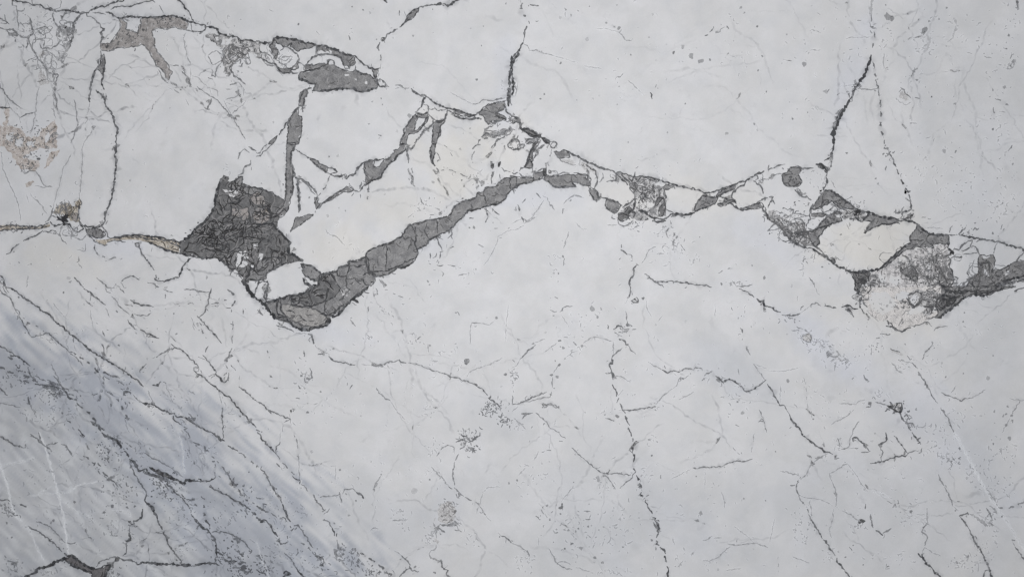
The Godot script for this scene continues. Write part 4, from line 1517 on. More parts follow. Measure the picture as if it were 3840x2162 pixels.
	[4,40,0,0,2319,1482,2337,1460],
	[5,60,0,0,2321,1490,2313,1509],
	[6,65,0,0,2324,1512,2334,1531,2345,1550],
	[5,60,0,1,2337,1535,2360,1540,2390,1533,2423,1529,2460,1523],
	[9,75,0,0,2345,1557,2350,1579],
	[5,60,0,0,2352,1576,2362,1594],
	[9,75,0,0,2356,1602,2365,1620],
	[5,50,1,0,2270,1566,2293,1574,2322,1587],
	[4,40,0,0,2460,1516,2479,1490,2501,1471,2520,1458],
	[5,45,0,0,2554,1412,2546,1427,2568,1419,2583,1408],
	[3,35,0,0,2546,1423,2539,1445,2520,1458],
	[4,30,0,0,2546,1497,2572,1486,2602,1468],
	[4,35,0,0,2431,1356,2457,1371,2483,1386],
	[6,65,0,0,2483,1387,2505,1395,2527,1391,2550,1393],
	[5,50,0,0,2550,1391,2576,1380,2602,1387,2609,1376,2632,1382,2634,1389],
	[4,55,0,0,2492,1369,2496,1382],
	[6,60,1,0,2647,1399,2669,1397,2688,1412,2706,1427],
	[6,65,0,1,2691,1415,2710,1430,2725,1427,2736,1421,2751,1427,2770,1440],
	[5,65,0,1,2770,1440,2785,1453,2800,1466,2814,1464,2833,1455,2852,1438,2874,1423],
	[5,60,0,0,2800,1464,2803,1471,2813,1468],
	[5,60,0,0,2706,1436,2708,1449],
	[5,60,0,0,2632,1427,2645,1417],
	[5,40,0,0,2768,1382,2772,1404],
	[5,35,0,0,2740,1497,2751,1494,2744,1486],
	[6,50,0,0,2844,1581,2863,1574,2855,1568],
	[4,45,0,0,2848,1535,2859,1561,2867,1591,2876,1620],
	[5,45,0,0,2757,1592,2772,1598],
	[6,70,0,0,2772,1080,2796,1093,2811,1100,2829,1114],
	[9,80,0,1,2837,1119,2852,1132,2863,1128,2868,1147,2880,1149],
	[6,50,0,0,2863,1166,2874,1166],
	[4,40,0,0,2826,1363,2844,1389,2870,1423],
	[3,30,0,0,2829,1363,2874,1380],
	[5,50,0,0,2744,1151,2749,1162],
	[5,55,1,0,2777,1229,2790,1251,2785,1270],
	[5,45,0,0,2798,1296,2805,1315,2814,1330],
	[4,35,0,0,2468,1203,2485,1184],
	[3,25,0,0,2423,1125,2427,1155,2444,1188],
	[3,20,0,0,2682,1140,2682,1188],
	[4,55,0,0,2080,1112,2093,1119],
	[5,50,0,0,2099,1169,2121,1149,2147,1147],
	[5,50,0,0,2062,1162,2080,1169,2088,1166],
	[4,30,0,0,2106,1181,2129,1214],
	[5,40,0,0,2218,1138,2226,1128],
	[4,35,0,0,2006,1283,2043,1270],
	[5,60,0,0,2008,1292,1983,1311,1968,1328,1950,1346],
	[3,35,0,0,1950,1346,1939,1367,1920,1378],
	[3,35,0,0,2039,1320,2069,1300,2088,1285],
	[5,45,0,0,2114,1264,2129,1264],
	[6,50,0,0,2149,1281,2162,1294],
	[4,40,0,0,2188,1285,2214,1268,2240,1264,2267,1272,2293,1278],
	[3,35,0,0,2166,1315,2144,1322,2118,1343],
	[4,40,0,0,2093,1369,2077,1397],
	[4,45,0,0,2073,1412,2071,1453],
	[5,55,0,0,2069,1468,2062,1488],
	[4,45,0,0,2062,1488,2032,1492,1995,1501,1965,1507],
	[5,55,0,1,1920,1516,1939,1516,1961,1507,1983,1496,2017,1482,2050,1469],
	[6,60,0,0,1922,1348,1931,1356],
	[5,60,0,0,1920,1482,1924,1497,1920,1512],
	[5,50,0,0,2032,1514,2043,1527,2058,1510,2080,1518,2095,1531],
	[4,35,0,0,1920,1542,1942,1523],
	[5,50,0,0,1957,1570,1976,1553,1998,1548],
	[4,45,0,0,2009,1546,2028,1564,2047,1581,2062,1602,2099,1620],
	[4,40,0,0,1927,1568,1957,1591,1972,1609],
	[4,30,0,0,2084,1576,2080,1591],
	[9,85,0,1,3767,1080,3737,1091,3707,1104,3678,1108,3648,1104,3618,1115,3588,1140,3566,1156,3543,1175,3528,1188,3506,1190],
	[8,80,0,1,3543,1095,3573,1093,3603,1099,3625,1091,3648,1091,3678,1099,3719,1093,3737,1084],
	[7,80,0,0,3514,1125,3510,1147,3521,1166],
	[8,85,0,1,3528,1110,3551,1125,3577,1117,3588,1114],
	[6,80,0,0,3618,1115,3610,1102,3629,1095],
	[6,80,0,1,3521,1158,3543,1151,3551,1132,3569,1140,3588,1136],
	[7,70,0,1,3402,1114,3409,1128,3424,1151,3446,1136,3454,1117],
	[6,75,0,0,3461,1147,3491,1151,3502,1143],
	[6,70,1,1,3376,1136,3394,1132,3413,1151,3376,1151],
	[6,40,0,0,3383,1184,3398,1166,3413,1162],
	[6,50,0,0,3376,1210,3385,1192],
	[10,85,0,1,3217,1080,3219,1099,3234,1110,3223,1128,3227,1155],
	[7,85,0,0,3212,1087,3227,1095,3238,1091],
	[7,80,0,0,3215,1136,3208,1141],
	[7,80,0,0,3238,1128,3243,1143,3253,1151],
	[7,75,0,1,3156,1151,3174,1147,3189,1147,3200,1155,3219,1158],
	[8,75,0,0,3171,1158,3186,1164,3197,1177,3202,1188],
	[5,65,0,0,3174,1160,3186,1169,3193,1177],
	[6,70,0,0,3092,1147,3111,1149,3137,1153],
	[4,60,0,0,3094,1136,3098,1147],
	[5,50,0,0,3037,1149,3044,1140,3066,1136,3078,1147],
	[6,70,0,0,3003,1162,3005,1151,3014,1147],
	[4,35,0,0,3033,1151,3007,1171],
	[6,70,0,0,2951,1181,2969,1184,2988,1181,3003,1175],
	[6,60,0,0,2932,1179,2951,1181],
	[7,75,0,0,2880,1149,2899,1156,2910,1168,2928,1171],
	[6,70,1,0,3230,1156,3245,1181,3258,1199],
	[4,35,0,0,3253,1162,3271,1184,3294,1203],
	[7,75,0,0,3327,1199,3338,1209,3350,1222,3364,1233],
	[8,80,0,1,3323,1222,3342,1223,3364,1235,3383,1242,3398,1233,3417,1227],
	[6,70,0,0,3327,1199,3333,1218],
	[5,65,0,0,3420,1222,3450,1218,3461,1209,3480,1205],
	[5,55,0,0,3480,1205,3491,1218,3497,1223],
	[6,65,0,0,3473,1188,3476,1196,3506,1188],
	[4,50,0,0,3504,1240,3510,1231,3528,1225,3555,1223],
	[5,60,0,0,3301,1251,3320,1255,3340,1253],
	[5,60,1,0,3286,1268,3301,1266],
	[5,40,0,0,3059,1080,3068,1099,3074,1104],
	[4,40,0,0,2992,1110,2990,1127],
	[5,45,0,0,3010,1257,3033,1250,3044,1263,3040,1281,3010,1272,3010,1257],
	[5,50,0,0,2988,1223,2996,1229,3010,1233],
	[5,40,1,0,2969,1237,2992,1240,3018,1237,3037,1248],
	[6,45,1,0,3055,1278,3081,1292,3104,1319,3115,1333],
	[5,40,1,0,3081,1274,3104,1292,3133,1311,3160,1337,3182,1348],
	[5,45,0,0,3100,1319,3111,1333,3137,1337,3148,1326],
	[5,40,0,0,3156,1356,3163,1348,3182,1348,3171,1367],
	[5,40,0,0,3137,1356,3130,1389],
	[5,50,0,0,3171,1384,3182,1376],
	[6,60,0,0,3340,1305,3357,1317,3376,1319],
	[5,55,0,0,3402,1333,3413,1348,3420,1345],
	[6,40,0,0,3368,1348,3394,1354,3420,1360],
	[6,50,0,0,3420,1360,3439,1378],
	[9,45,0,0,3443,1393,3456,1412],
	[6,50,0,0,3456,1412,3473,1438,3491,1471],
	[5,50,0,0,3491,1471,3502,1490,3517,1510],
	[6,50,0,0,3528,1529,3547,1553,3558,1572,3566,1594,3577,1620],
	[4,30,0,0,3469,1456,3484,1453],
	[4,50,0,0,3499,1283,3491,1300,3473,1319,3460,1348],
	[4,35,0,0,3342,1356,3357,1371,3364,1389,3387,1400],
	[6,60,0,0,3530,1471,3547,1479,3566,1486],
	[5,55,0,0,3566,1486,3588,1494,3607,1503,3618,1494,3640,1492],
	[4,35,0,0,3640,1492,3666,1479,3696,1460],
	[4,40,0,0,3568,1471,3586,1447],
	[4,35,0,0,3786,1492,3827,1501,3841,1501,3891,1505,3951,1509,4010,1508],
	[4,45,0,0,3827,1503,3808,1531,3795,1557],
	[4,30,0,0,3789,1568,3774,1594,3760,1620],
	[5,50,0,0,3800,1572,3799,1585],
	[8,85,0,1,3327,1520,3342,1523,3357,1542,3376,1546,3383,1531,3379,1512,3361,1510],
	[6,80,0,0,3338,1505,3350,1523,3342,1531],
	[9,80,0,0,3376,1550,3383,1564,3391,1578],
	[6,65,0,0,3391,1561,3402,1553,3409,1568],
	[6,60,0,0,3402,1591,3420,1583,3432,1602],
	[4,40,0,0,3432,1598,3465,1602,3473,1583],
	[6,60,1,0,3405,1594,3413,1609,3424,1620],
	[5,55,0,0,3249,1525,3264,1523,3269,1514],
	[5,45,0,0,3271,1494,3277,1486,3284,1497],
	[4,45,0,0,3282,1505,3312,1514,3331,1522],
	[4,35,0,0,3148,1512,3178,1512,3208,1516,3223,1505,3245,1497],
	[5,55,0,0,3240,1404,3247,1419,3260,1430],
	[4,35,0,0,3119,1591,3141,1576,3174,1561,3189,1551],
	[5,50,0,0,3223,1579,3204,1602,3199,1620],
	[3,35,0,0,3204,1535,3174,1561],
	[5,50,0,0,3195,1421,3202,1415],
	[4,30,1,0,3014,1415,3023,1445,3025,1486,3029,1527,3048,1568],
	[4,45,0,0,2979,1514,2990,1527],
	[3,25,0,0,2880,1389,2925,1391,2962,1386,2999,1376],
	[6,65,0,1,2880,1438,2887,1453,2899,1468,2908,1486,2917,1501,2925,1516],
	[6,65,0,0,2921,1518,2940,1520,2951,1535],
	[4,45,0,0,2951,1535,2962,1553],
	[7,75,0,1,2962,1553,2971,1576,2988,1594,3007,1620],
	[3,25,0,0,2928,1445,2927,1509],
	[5,55,0,0,2962,1605,2969,1600],
	[4,45,0,0,3268,1304,3268,1330],
	[5,70,0,1,3804,1091,3834,1080,3882,1064,3943,1049,3985,1030],
	[6,60,2,1,145,1620,164,1665,179,1717,194,1769,209,1818,220,1873,235,1929,242,1978,248,2030,255,2078],
	[6,60,2,1,-61,1598,-29,1659,-12,1704,0,1750,15,1788,26,1825,35,1866,45,1907,56,1933,82,1955],
	[5,40,2,1,101,1970,119,2015,142,2063,164,2101],
	[5,40,2,1,209,1851,257,1844,291,1821,365,1803],
	[5,30,2,1,112,1859,164,1851,209,1851],
	[4,30,2,1,130,1859,160,1840,194,1821],
	[6,30,2,1,231,1881,276,1911,335,1940],
	[5,35,2,1,667,1620,682,1665,686,1724,691,1777],
	[5,30,2,1,-159,1773,-98,1759,-62,1759,0,1743,75,1732,130,1713],
	[6,25,2,1,417,1914,477,1918,488,1940],
	[6,50,0,0,145,1620,149,1646,164,1668,194,1693],
	[5,50,0,0,112,1627,138,1646,157,1665],
	[5,50,0,0,171,1667,194,1664,216,1657],
	[5,50,0,0,227,1665,246,1668,257,1687,272,1709],
	[6,50,0,1,-139,1550,-88,1581,-42,1599,0,1635,22,1648,48,1667,71,1674,97,1678],
	[6,50,0,0,179,1695,186,1702],
	[6,85,0,0,302,1620,317,1635],
	[8,75,0,1,380,1620,395,1633,414,1642,436,1650],
	[10,85,0,1,421,1646,436,1654,447,1665,453,1680],
	[9,70,0,0,464,1691,475,1698,481,1713],
	[10,85,0,1,484,1721,499,1728,507,1743,518,1765,533,1762],
	[5,60,0,1,484,1728,496,1762,514,1791,533,1821,548,1844],
	[6,65,0,0,548,1844,548,1862],
	[9,80,0,0,544,1859,542,1877],
	[9,85,0,1,542,1877,566,1896,578,1918,589,1944],
	[7,80,0,0,589,1944,600,1970,607,1985],
	[6,70,0,1,611,1993,626,2026,641,2056,660,2082,678,2101,675,2112],
	[6,60,1,0,311,1708,328,1717,343,1732,354,1739],
	[7,75,0,0,384,1769,404,1786],
	[5,60,0,0,406,1788,429,1810,443,1825],
	[5,55,0,0,365,1763,375,1777],
	[5,70,0,0,365,1741,378,1747],
	[8,75,0,0,350,1745,356,1732],
	[8,75,0,1,529,1762,548,1758,559,1777,581,1780,604,1795,622,1806],
	[10,85,0,1,559,1750,581,1760,611,1773,634,1782,656,1795],
	[10,88,0,1,630,1788,652,1795,671,1803,689,1814,697,1801,716,1799,742,1803],
	[7,80,0,1,742,1795,768,1803,790,1801,807,1788],
	[7,70,0,0,742,1803,783,1804],
	[4,50,1,0,807,1788,805,1747,807,1728],
	[6,70,0,1,626,1795,630,1818,648,1836,671,1859,693,1881,712,1907],
	[6,70,0,0,716,1926,730,1948],
	[10,85,0,1,730,1944,745,1963,768,1981,783,1989],
	[7,75,0,1,783,1989,794,2011,805,2022,811,2045],
	[10,85,0,1,807,2041,812,2063,812,2082],
	[6,60,0,0,809,2086,803,2112],
	[7,60,0,0,704,1620,712,1642],
	[7,65,1,1,723,1657,738,1665,760,1668,771,1687,786,1691,794,1709,805,1721],
	[9,75,0,0,794,1728,805,1728],
	[6,60,1,0,812,1728,827,1743,839,1762,853,1780],
	[5,55,0,0,850,1769,861,1788,868,1806,887,1821],
	[9,70,0,0,865,1803,887,1821],
	[6,60,1,0,891,1832,906,1855,924,1873,954,1888],
	[8,80,0,1,794,1620,812,1635,827,1648,842,1652],
	[7,75,0,0,824,1654,835,1642],
	[5,60,0,0,835,1620,837,1642],
	[6,70,0,0,853,1670,872,1681,891,1691],
	[5,60,1,0,894,1696,917,1709,935,1726,960,1750],
	[6,70,0,1,783,1823,809,1838,831,1847,853,1853,868,1870,894,1881,917,1894,939,1911],
	[9,80,0,0,943,1918,960,1929],
	[5,60,0,0,917,1911,928,1929],
	[5,50,0,0,537,1695,570,1717,604,1732,634,1749],
	[5,40,0,0,634,1750,663,1769,686,1788],
	[6,60,1,0,753,1859,768,1873,786,1881],
	[6,60,1,0,697,1870,719,1881,742,1900],
	[8,70,1,1,764,1892,768,1926,771,1948,783,1967,786,1981],
	[5,50,0,0,794,1993,827,1993],
	[5,55,0,1,824,1989,846,1996,876,2004,894,2019,917,2034,939,2060],
	[6,55,1,0,887,2015,891,2049,898,2078],
	[9,80,0,0,816,2067,835,2082],
	[9,80,0,1,839,2097,857,2101,876,2104,887,2104],
	[9,80,1,1,891,2112,909,2108,928,2108,939,2119],
	[5,55,0,0,868,2127,902,2127,924,2142],
	[8,80,0,1,533,1907,533,1926,525,1940,511,1950,499,1952],
	[7,75,0,0,499,1952,503,1963,484,1970],
	[4,50,0,0,484,1970,484,1996],
	[12,75,0,1,484,1996,486,2022,470,2028],
	[5,60,0,0,471,2034,475,2052,470,2075,460,2082],
	[6,55,0,0,361,2123,369,2108,395,2097,421,2088,443,2086],
	[7,75,0,0,414,2123,425,2108,432,2093],
	[6,70,0,0,447,2090,466,2101,481,2099,503,2104,514,2116],
	[9,85,0,0,239,2073,253,2086,268,2080],
	[8,85,0,1,268,2082,287,2097,309,2112,328,2123,358,2134],
	[8,80,0,1,246,2101,276,2121,298,2131,328,2142],
	[8,80,0,1,395,2121,414,2116,410,2127,391,2157,365,2210,336,2255,293,2288],
	[10,80,0,1,257,2093,231,2097,209,2104,198,2116,175,2123],
	[12,82,0,1,175,2123,142,2131,134,2142,116,2153,97,2160,44,2183,-13,2204,-54,2208],
	[9,82,0,1,514,2116,533,2108,559,2108,589,2112,626,2112,663,2116,682,2119],
	[14,85,0,1,678,2116,701,2118,716,2119],
	[6,70,0,0,716,2123,738,2119],
	[9,80,0,1,730,2116,749,2114,768,2112,794,2110,807,2114],
	[5,55,0,1,104,1970,123,1983,149,1996,171,2011,198,2034,231,2067],
	[4,45,0,0,134,1955,175,1967,201,1989,227,2015,242,2034],
	[5,50,0,0,250,2034,268,2036,283,2032],
	[5,60,0,1,-169,1879,-120,1874,-56,1873,0,1875,26,1873,37,1879],
	[7,60,0,0,73,1890,99,1900],
	[7,60,0,0,45,1922,54,1933,67,1931],
	[7,50,1,1,-119,1795,-79,1824,-43,1850,7,1896,26,1911,45,1926],
	[6,50,0,0,15,2082,22,2091],
	[6,45,0,0,26,2101,67,2108],
	[6,60,0,0,52,2140,65,2144],
	[5,50,0,0,39,2116,63,2118],
	[5,50,0,0,417,1989,421,2008,440,2008],
	[6,50,0,0,798,1937,809,1950],
	[7,70,0,1,964,1620,977,1631,982,1646,1001,1665,1020,1687,1035,1700],
	[5,65,0,0,1049,1654,1046,1665,1036,1674,1033,1689,1036,1698],
	[5,50,1,0,1035,1700,1053,1724,1079,1754,1102,1780],
	[3,35,0,0,1051,1620,1049,1650],
	[6,65,0,0,1096,1784,1105,1793,1122,1797,1122,1814],
	[4,35,0,0,1120,1728,1121,1769,1122,1799],
	[4,45,1,0,1102,1627,1109,1650,1115,1680,1118,1717,1120,1728],
	[5,50,1,0,1128,1814,1144,1823,1154,1840,1172,1853,1184,1870],
	[5,55,0,0,1180,1862,1189,1881,1202,1898,1217,1914],
	[4,45,0,0,1213,1927,1226,1918,1236,1905],
	[6,65,0,0,1036,1736,1048,1750],
	[4,40,0,0,1049,1750,1061,1762],
	[7,65,0,0,960,1747,969,1750],
	[5,60,0,0,977,1758,982,1747],
	[6,65,0,1,977,1758,994,1773,1005,1799,1020,1825,1033,1844],
	[7,70,0,0,1033,1844,1044,1862,1057,1885],
	[7,70,0,1,1059,1888,1068,1914,1076,1937,1090,1955],
	[8,65,0,0,1087,1970,1092,1978],
	[6,55,0,0,1049,1944,1061,1937,1068,1944,1076,1955],
	[9,65,0,0,1102,1970,1117,1967,1122,1978],
	[5,55,0,0,1120,1974,1139,2000,1150,2015,1161,2037,1174,2052],
	[6,65,1,0,1102,1978,1087,1993,1077,2008,1079,2019],
	[7,75,0,0,960,1896,982,1909,1001,1918,1008,1918],
	[5,60,0,0,988,1907,986,1888,1001,1892],
	[5,50,1,0,1016,1922,1038,1940],
	[9,78,0,1,960,1937,971,1948,982,1959,990,1948,1001,1955],
	[8,72,0,1,1001,1955,1016,1974,1027,1993,1040,2011],
	[7,75,0,0,1042,2019,1057,2041,1079,2030],
	[5,50,0,0,1066,2071,1087,2090,1102,2116,1113,2131],
	[7,75,0,1,1111,2131,1120,2145,1139,2160,1176,2204,1214,2225,1264,2259],
	[6,55,1,0,1128,2034,1146,2045,1165,2063],
	[6,65,0,0,1113,2056,1118,2071,1109,2082],
	[11,80,0,1,1180,2082,1199,2088,1213,2097],
	[6,70,0,0,1213,2097,1215,2108,1199,2119,1213,2121],
	[5,55,0,0,1187,2101,1199,2097],
	[5,35,2,1,967,2049,982,2101,1008,2160,1021,2218,1050,2250,1078,2301],
	[4,30,2,1,960,2030,975,2067],
	[7,65,0,0,960,2082,975,2086,982,2101],
	[6,60,0,0,988,2101,997,2110],
	[8,80,0,0,960,2134,975,2142,986,2149],
	[10,80,0,0,960,2116,967,2116],
	[8,75,0,1,1061,2149,1072,2142,1087,2153,1072,2157,1037,2198,1003,2259,973,2291],
	[5,60,0,0,960,1862,967,1870],
	[4,50,0,0,1199,1864,1221,1859,1254,1857,1269,1857,1273,1844],
	[5,50,0,0,1271,1844,1277,1866,1282,1883],
	[4,50,0,0,1284,1851,1292,1834,1325,1834,1335,1844],
	[9,65,0,0,1336,1844,1351,1853,1364,1868],
	[4,40,0,0,1433,1777,1415,1806,1396,1836],
	[4,35,0,0,1240,1747,1258,1745],
	[3,30,0,0,1258,1750,1256,1799],
	[5,60,0,0,1217,1948,1232,1955,1245,1978],
	[8,70,0,0,1245,1978,1251,1993,1254,2008],
	[6,65,0,0,1264,1998,1262,2011],
	[4,40,0,0,1253,1981,1273,1980],
	[6,50,1,0,1264,2022,1266,2045,1269,2071,1280,2086],
	[6,50,0,0,1266,2056,1295,2062],
	[6,55,0,0,1282,2034,1288,2043],
	[6,55,1,1,1321,2054,1351,2071,1370,2082,1400,2101,1418,2116],
	[7,65,1,1,1418,2116,1441,2131,1459,2145,1474,2160,1521,2202,1550,2228,1595,2277],
	[5,60,0,0,1357,2129,1364,2142],
	[5,60,0,0,1294,2136,1307,2136],
	[6,55,0,0,1253,2142,1262,2142,1262,2153],
	[4,35,0,0,1478,2063,1493,2073,1506,2082],
	[7,65,0,0,1506,2082,1519,2097,1538,2116],
	[6,60,0,0,1538,2116,1536,2129,1553,2140,1571,2142],
	[5,50,0,1,1534,2131,1515,2142,1500,2160,1477,2214,1433,2242,1405,2276],
	[3,30,0,0,1482,1952,1471,1952],
	[5,40,0,0,1471,1952,1497,1948,1523,1948],
	[5,35,1,0,1389,1989,1400,1980,1422,1981],
	[6,50,0,0,1649,1695,1638,1709],
	[4,45,0,0,1653,1687,1664,1674,1679,1667,1702,1678,1703,1698],
	[6,65,0,0,1709,1657,1735,1648,1750,1655],
	[7,70,0,0,1799,1620,1797,1631,1780,1642,1767,1655],
	[8,70,0,0,1728,1627,1739,1635,1754,1639],
	[5,60,0,0,1739,1657,1739,1672,1724,1683],
	[8,55,0,0,1754,1676,1772,1683,1782,1696],
	[5,55,1,0,1720,1702,1705,1728],
	[5,50,0,0,1705,1732,1702,1754,1698,1777,1702,1799,1705,1818],
	[5,40,0,0,1618,1750,1642,1777,1664,1799,1683,1825],
	[6,55,0,0,1683,1825,1696,1832],
	[5,50,0,0,1702,1827,1720,1844,1739,1859],
	[7,55,1,0,1709,1851,1717,1866,1728,1851],
	[5,50,1,0,1743,1862,1765,1873,1791,1888,1810,1911],
	[5,45,0,0,1799,1898,1821,1929],
	[4,30,0,0,1821,1929,1840,1952],
	[4,30,0,0,1787,1922,1799,1888,1810,1851],
	[3,20,0,0,1810,1844,1832,1827,1877,1825],
	[7,40,0,0,1623,1961,1631,1974,1636,1993,1636,2015],
	[7,40,0,0,1636,2041,1631,2056,1616,2062],
	[6,35,0,0,1616,2062,1610,2075,1616,2091,1631,2095,1649,2101,1655,2097],
	[6,55,0,1,1653,2097,1657,2116,1664,2134,1679,2138,1676,2153,1687,2160,1724,2191,1782,2210,1829,2258],
	[7,55,0,0,1642,1970,1653,1985,1668,1996],
	[6,50,0,0,1649,1963,1668,1968,1694,1967,1705,1952,1720,1967],
	[6,45,0,0,1705,1985,1731,1993],
	[6,60,0,0,1880,2009,1895,2013,1918,2034],
	[4,40,0,0,1869,1996,1880,2009],
	[8,80,0,0,2364,1620,2369,1635],
	[7,80,1,1,2373,1642,2375,1661,2377,1672,2371,1687,2375,1698,2378,1713,2377,1732,2373,1750,2384,1769],
	[6,70,0,0,2363,1687,2371,1695,2377,1683],
	[8,80,1,1,2386,1780,2397,1799,2399,1814,2404,1829,2408,1844,2401,1855,2419,1859,2421,1877],
	[6,70,0,0,2399,1810,2406,1825,2393,1825],
	[7,75,0,0,2419,1877,2429,1896,2447,1926],
	[9,80,0,0,2447,1940,2457,1942,2455,1950],
	[8,80,0,1,2457,1952,2468,1967,2472,1981,2464,1989,2470,1996],
	[6,70,0,0,2470,1996,2462,2015],
	[9,75,0,0,2460,2026,2468,2030,2462,2039,2473,2043],
	[7,75,0,0,2475,2049,2488,2062,2496,2075],
	[9,75,0,0,2492,2082,2496,2097,2501,2106],
	[7,78,0,1,2501,2121,2507,2134,2505,2149,2505,2172,2502,2225,2499,2277,2516,2334],
	[5,60,0,0,2267,1773,2293,1775,2315,1775,2341,1778,2367,1778],
	[5,60,0,0,2384,1765,2371,1788,2349,1806,2324,1829],
	[4,50,0,1,2144,1678,2166,1698,2188,1719,2218,1743,2244,1762,2265,1775,2285,1799,2308,1832],
	[5,45,0,0,2095,1620,2110,1635,2121,1642],
	[5,50,0,0,2097,1652,2110,1654],
	[6,55,0,0,2050,1687,2067,1688],
	[4,35,0,0,2060,1661,2059,1687],
	[4,40,0,0,2019,1691,2002,1724],
	[7,30,0,0,1968,1739,1983,1747],
	[6,30,0,0,1968,1754,1954,1773,1946,1780],
	[9,70,0,0,2108,1885,2106,1896,2101,1905],
	[4,30,0,0,2106,1881,2121,1859,2151,1821],
	[5,50,0,0,2030,1909,2039,1926],
	[5,50,1,0,2009,1933,2024,1948],
	[6,50,0,0,2067,1922,2073,1916],
	[5,50,0,0,2190,1916,2214,1916],
	[6,60,0,0,2196,1945,2214,1946],
	[5,50,0,0,2078,1996,2093,1995],
	[6,30,0,0,2203,2004,2218,2015],
	[4,45,0,0,2058,2056,2073,2082,2088,2108,2114,2127,2144,2134],
	[4,35,0,0,2088,2108,2118,2104,2140,2116],
	[4,30,0,0,2159,2127,2211,2142],
	[4,40,0,0,1920,2036,1939,2041,1968,2060,1981,2071,1985,2086],
	[8,50,0,0,1976,2062,1985,2084],
	[3,30,0,0,2017,2011,2021,2045],
	[5,50,0,1,2598,1754,2639,1752,2669,1749,2706,1747,2732,1734,2770,1728,2803,1728,2822,1719],
	[3,25,0,0,2516,1795,2554,1777,2591,1758],
	[5,45,0,0,2749,1676,2759,1689],
	[4,40,0,0,2766,1695,2775,1702],
	[4,35,1,0,2829,1624,2822,1676,2818,1695],
	[4,35,0,0,2706,1844,2716,1873,2718,1903],
	[5,50,1,0,2479,1780,2478,1799],
	[4,30,0,0,2524,2011,2529,2041],
	[4,40,0,0,2636,2024,2654,2022,2671,2009],
	[5,40,0,0,2680,2017,2706,2015],
	[4,40,0,0,2729,2037,2759,2043,2803,2037,2840,2037,2880,2052],
	[4,35,0,0,2740,2049,2714,2067,2695,2086,2665,2101,2636,2101],
	[3,25,0,0,2755,1974,2796,2004,2829,2034],
	[5,40,1,0,2561,2101,2539,2131],
	[4,25,0,0,2725,2138,2781,2129],
	[3,20,0,0,2645,1762,2643,1829],
	[4,30,0,0,2673,1806,2680,1818],
	[7,75,0,1,3003,1620,3018,1635,3040,1652,3046,1659,3070,1674],
	[7,75,0,1,3068,1676,3083,1681,3094,1691,3111,1696,3124,1702],
	[4,40,0,0,3107,1698,3085,1709,3066,1721,3048,1736,3037,1750,3029,1769,3018,1784,3003,1797],
	[7,50,0,0,2990,1803,2997,1806],
	[5,50,0,0,2996,1799,2988,1821,2992,1844,2999,1859],
	[5,40,0,0,2928,1765,2955,1769,2999,1782],
	[7,50,0,0,2964,1819,2981,1818],
	[5,50,0,0,2996,1855,3007,1881,3018,1892],
	[3,35,0,0,2999,1855,3029,1866,3055,1868,3089,1877,3122,1894],
	[4,35,0,0,3040,1873,3033,1896],
	[7,60,0,0,3029,1907,3033,1922],
	[6,60,0,1,3033,1926,3044,1948,3059,1978,3070,1993,3085,2019],
	[7,65,0,1,3089,2022,3104,2037,3111,2056,3133,2082],
	[7,70,0,0,3139,2090,3141,2104,3156,2123,3167,2134],
	[5,60,0,1,3167,2134,3186,2160,3229,2214,3252,2243,3294,2294],
	[4,40,0,0,3111,1773,3133,1765,3156,1750,3178,1737,3193,1754],
	[4,40,0,0,3111,1775,3119,1799,3130,1825,3137,1862,3135,1896],
	[3,30,0,0,3197,1758,3212,1780,3223,1799],
	[5,40,0,0,3223,1799,3238,1821],
	[3,30,0,0,3238,1821,3253,1840],
	[5,35,0,0,3160,1914,3186,1926,3204,1940,3223,1952],
	[3,30,0,0,3133,1896,3145,1907],
	[4,30,0,0,3126,1907,3122,1955,3111,1985,3119,2015],
	[4,30,0,0,3040,1888,3044,1937],
	[6,50,0,0,3266,1926,3268,1952,3275,1978],
	[9,70,0,0,3284,1989,3297,1993,3312,2006],
	[6,55,0,0,3288,1993,3294,1987],
	[7,45,0,0,3312,2000,3327,1989,3344,1981],
	[5,50,0,0,3247,1888,3245,1907],
	[6,60,0,0,3186,2049,3197,2063],
	[4,45,0,0,3327,1877,3346,1886],
	[5,50,0,0,3368,1873,3370,1888],
	[6,70,0,1,3200,1654,3197,1642,3208,1639,3223,1648,3238,1663,3249,1676],
	[7,65,0,0,3238,1668,3253,1676,3260,1689],
	[5,55,0,0,3230,1695,3253,1696,3264,1689],
	[4,35,0,0,3189,1680,3208,1679],
	[6,55,0,0,3208,1679,3219,1680],
	[4,50,0,0,3200,1620,3189,1646,3187,1668,3174,1681,3156,1683],
	[5,45,1,0,3141,1642,3148,1661,3156,1683,3156,1691],
	[4,35,0,0,3133,1672,3130,1687],
	[5,50,0,0,3130,1717,3148,1717],
	[5,40,0,0,3083,1668,3092,1661],
	[7,70,0,1,3323,1620,3327,1635,3322,1655,3312,1661,3294,1665],
	[4,50,0,0,3294,1667,3309,1689,3305,1713,3309,1728],
	[5,65,0,1,3264,1736,3290,1732,3316,1730,3335,1721,3361,1713,3394,1708,3409,1698],
	[5,65,0,0,3353,1631,3372,1654,3391,1680,3405,1698],
	[4,50,0,0,3405,1698,3428,1691,3446,1689],
	[5,60,0,0,3446,1698,3456,1695,3458,1680],
	[6,70,0,0,3420,1620,3432,1639,3443,1650,3454,1665],
	[7,60,0,0,3439,1650,3454,1639],
	[6,55,2,1,3577,1620,3603,1661,3629,1709,3659,1765,3685,1814,3707,1847,3722,1877,3745,1903],
	[5,30,2,1,3745,1903,3782,1963,3812,2011,3840,2052,3869,2093,3914,2143,3929,2187],
	[7,25,2,1,3271,1840,3301,1851,3335,1866],
	[5,40,0,0,3700,1829,3719,1855,3737,1881],
	[5,40,1,0,3640,1739,3638,1777],
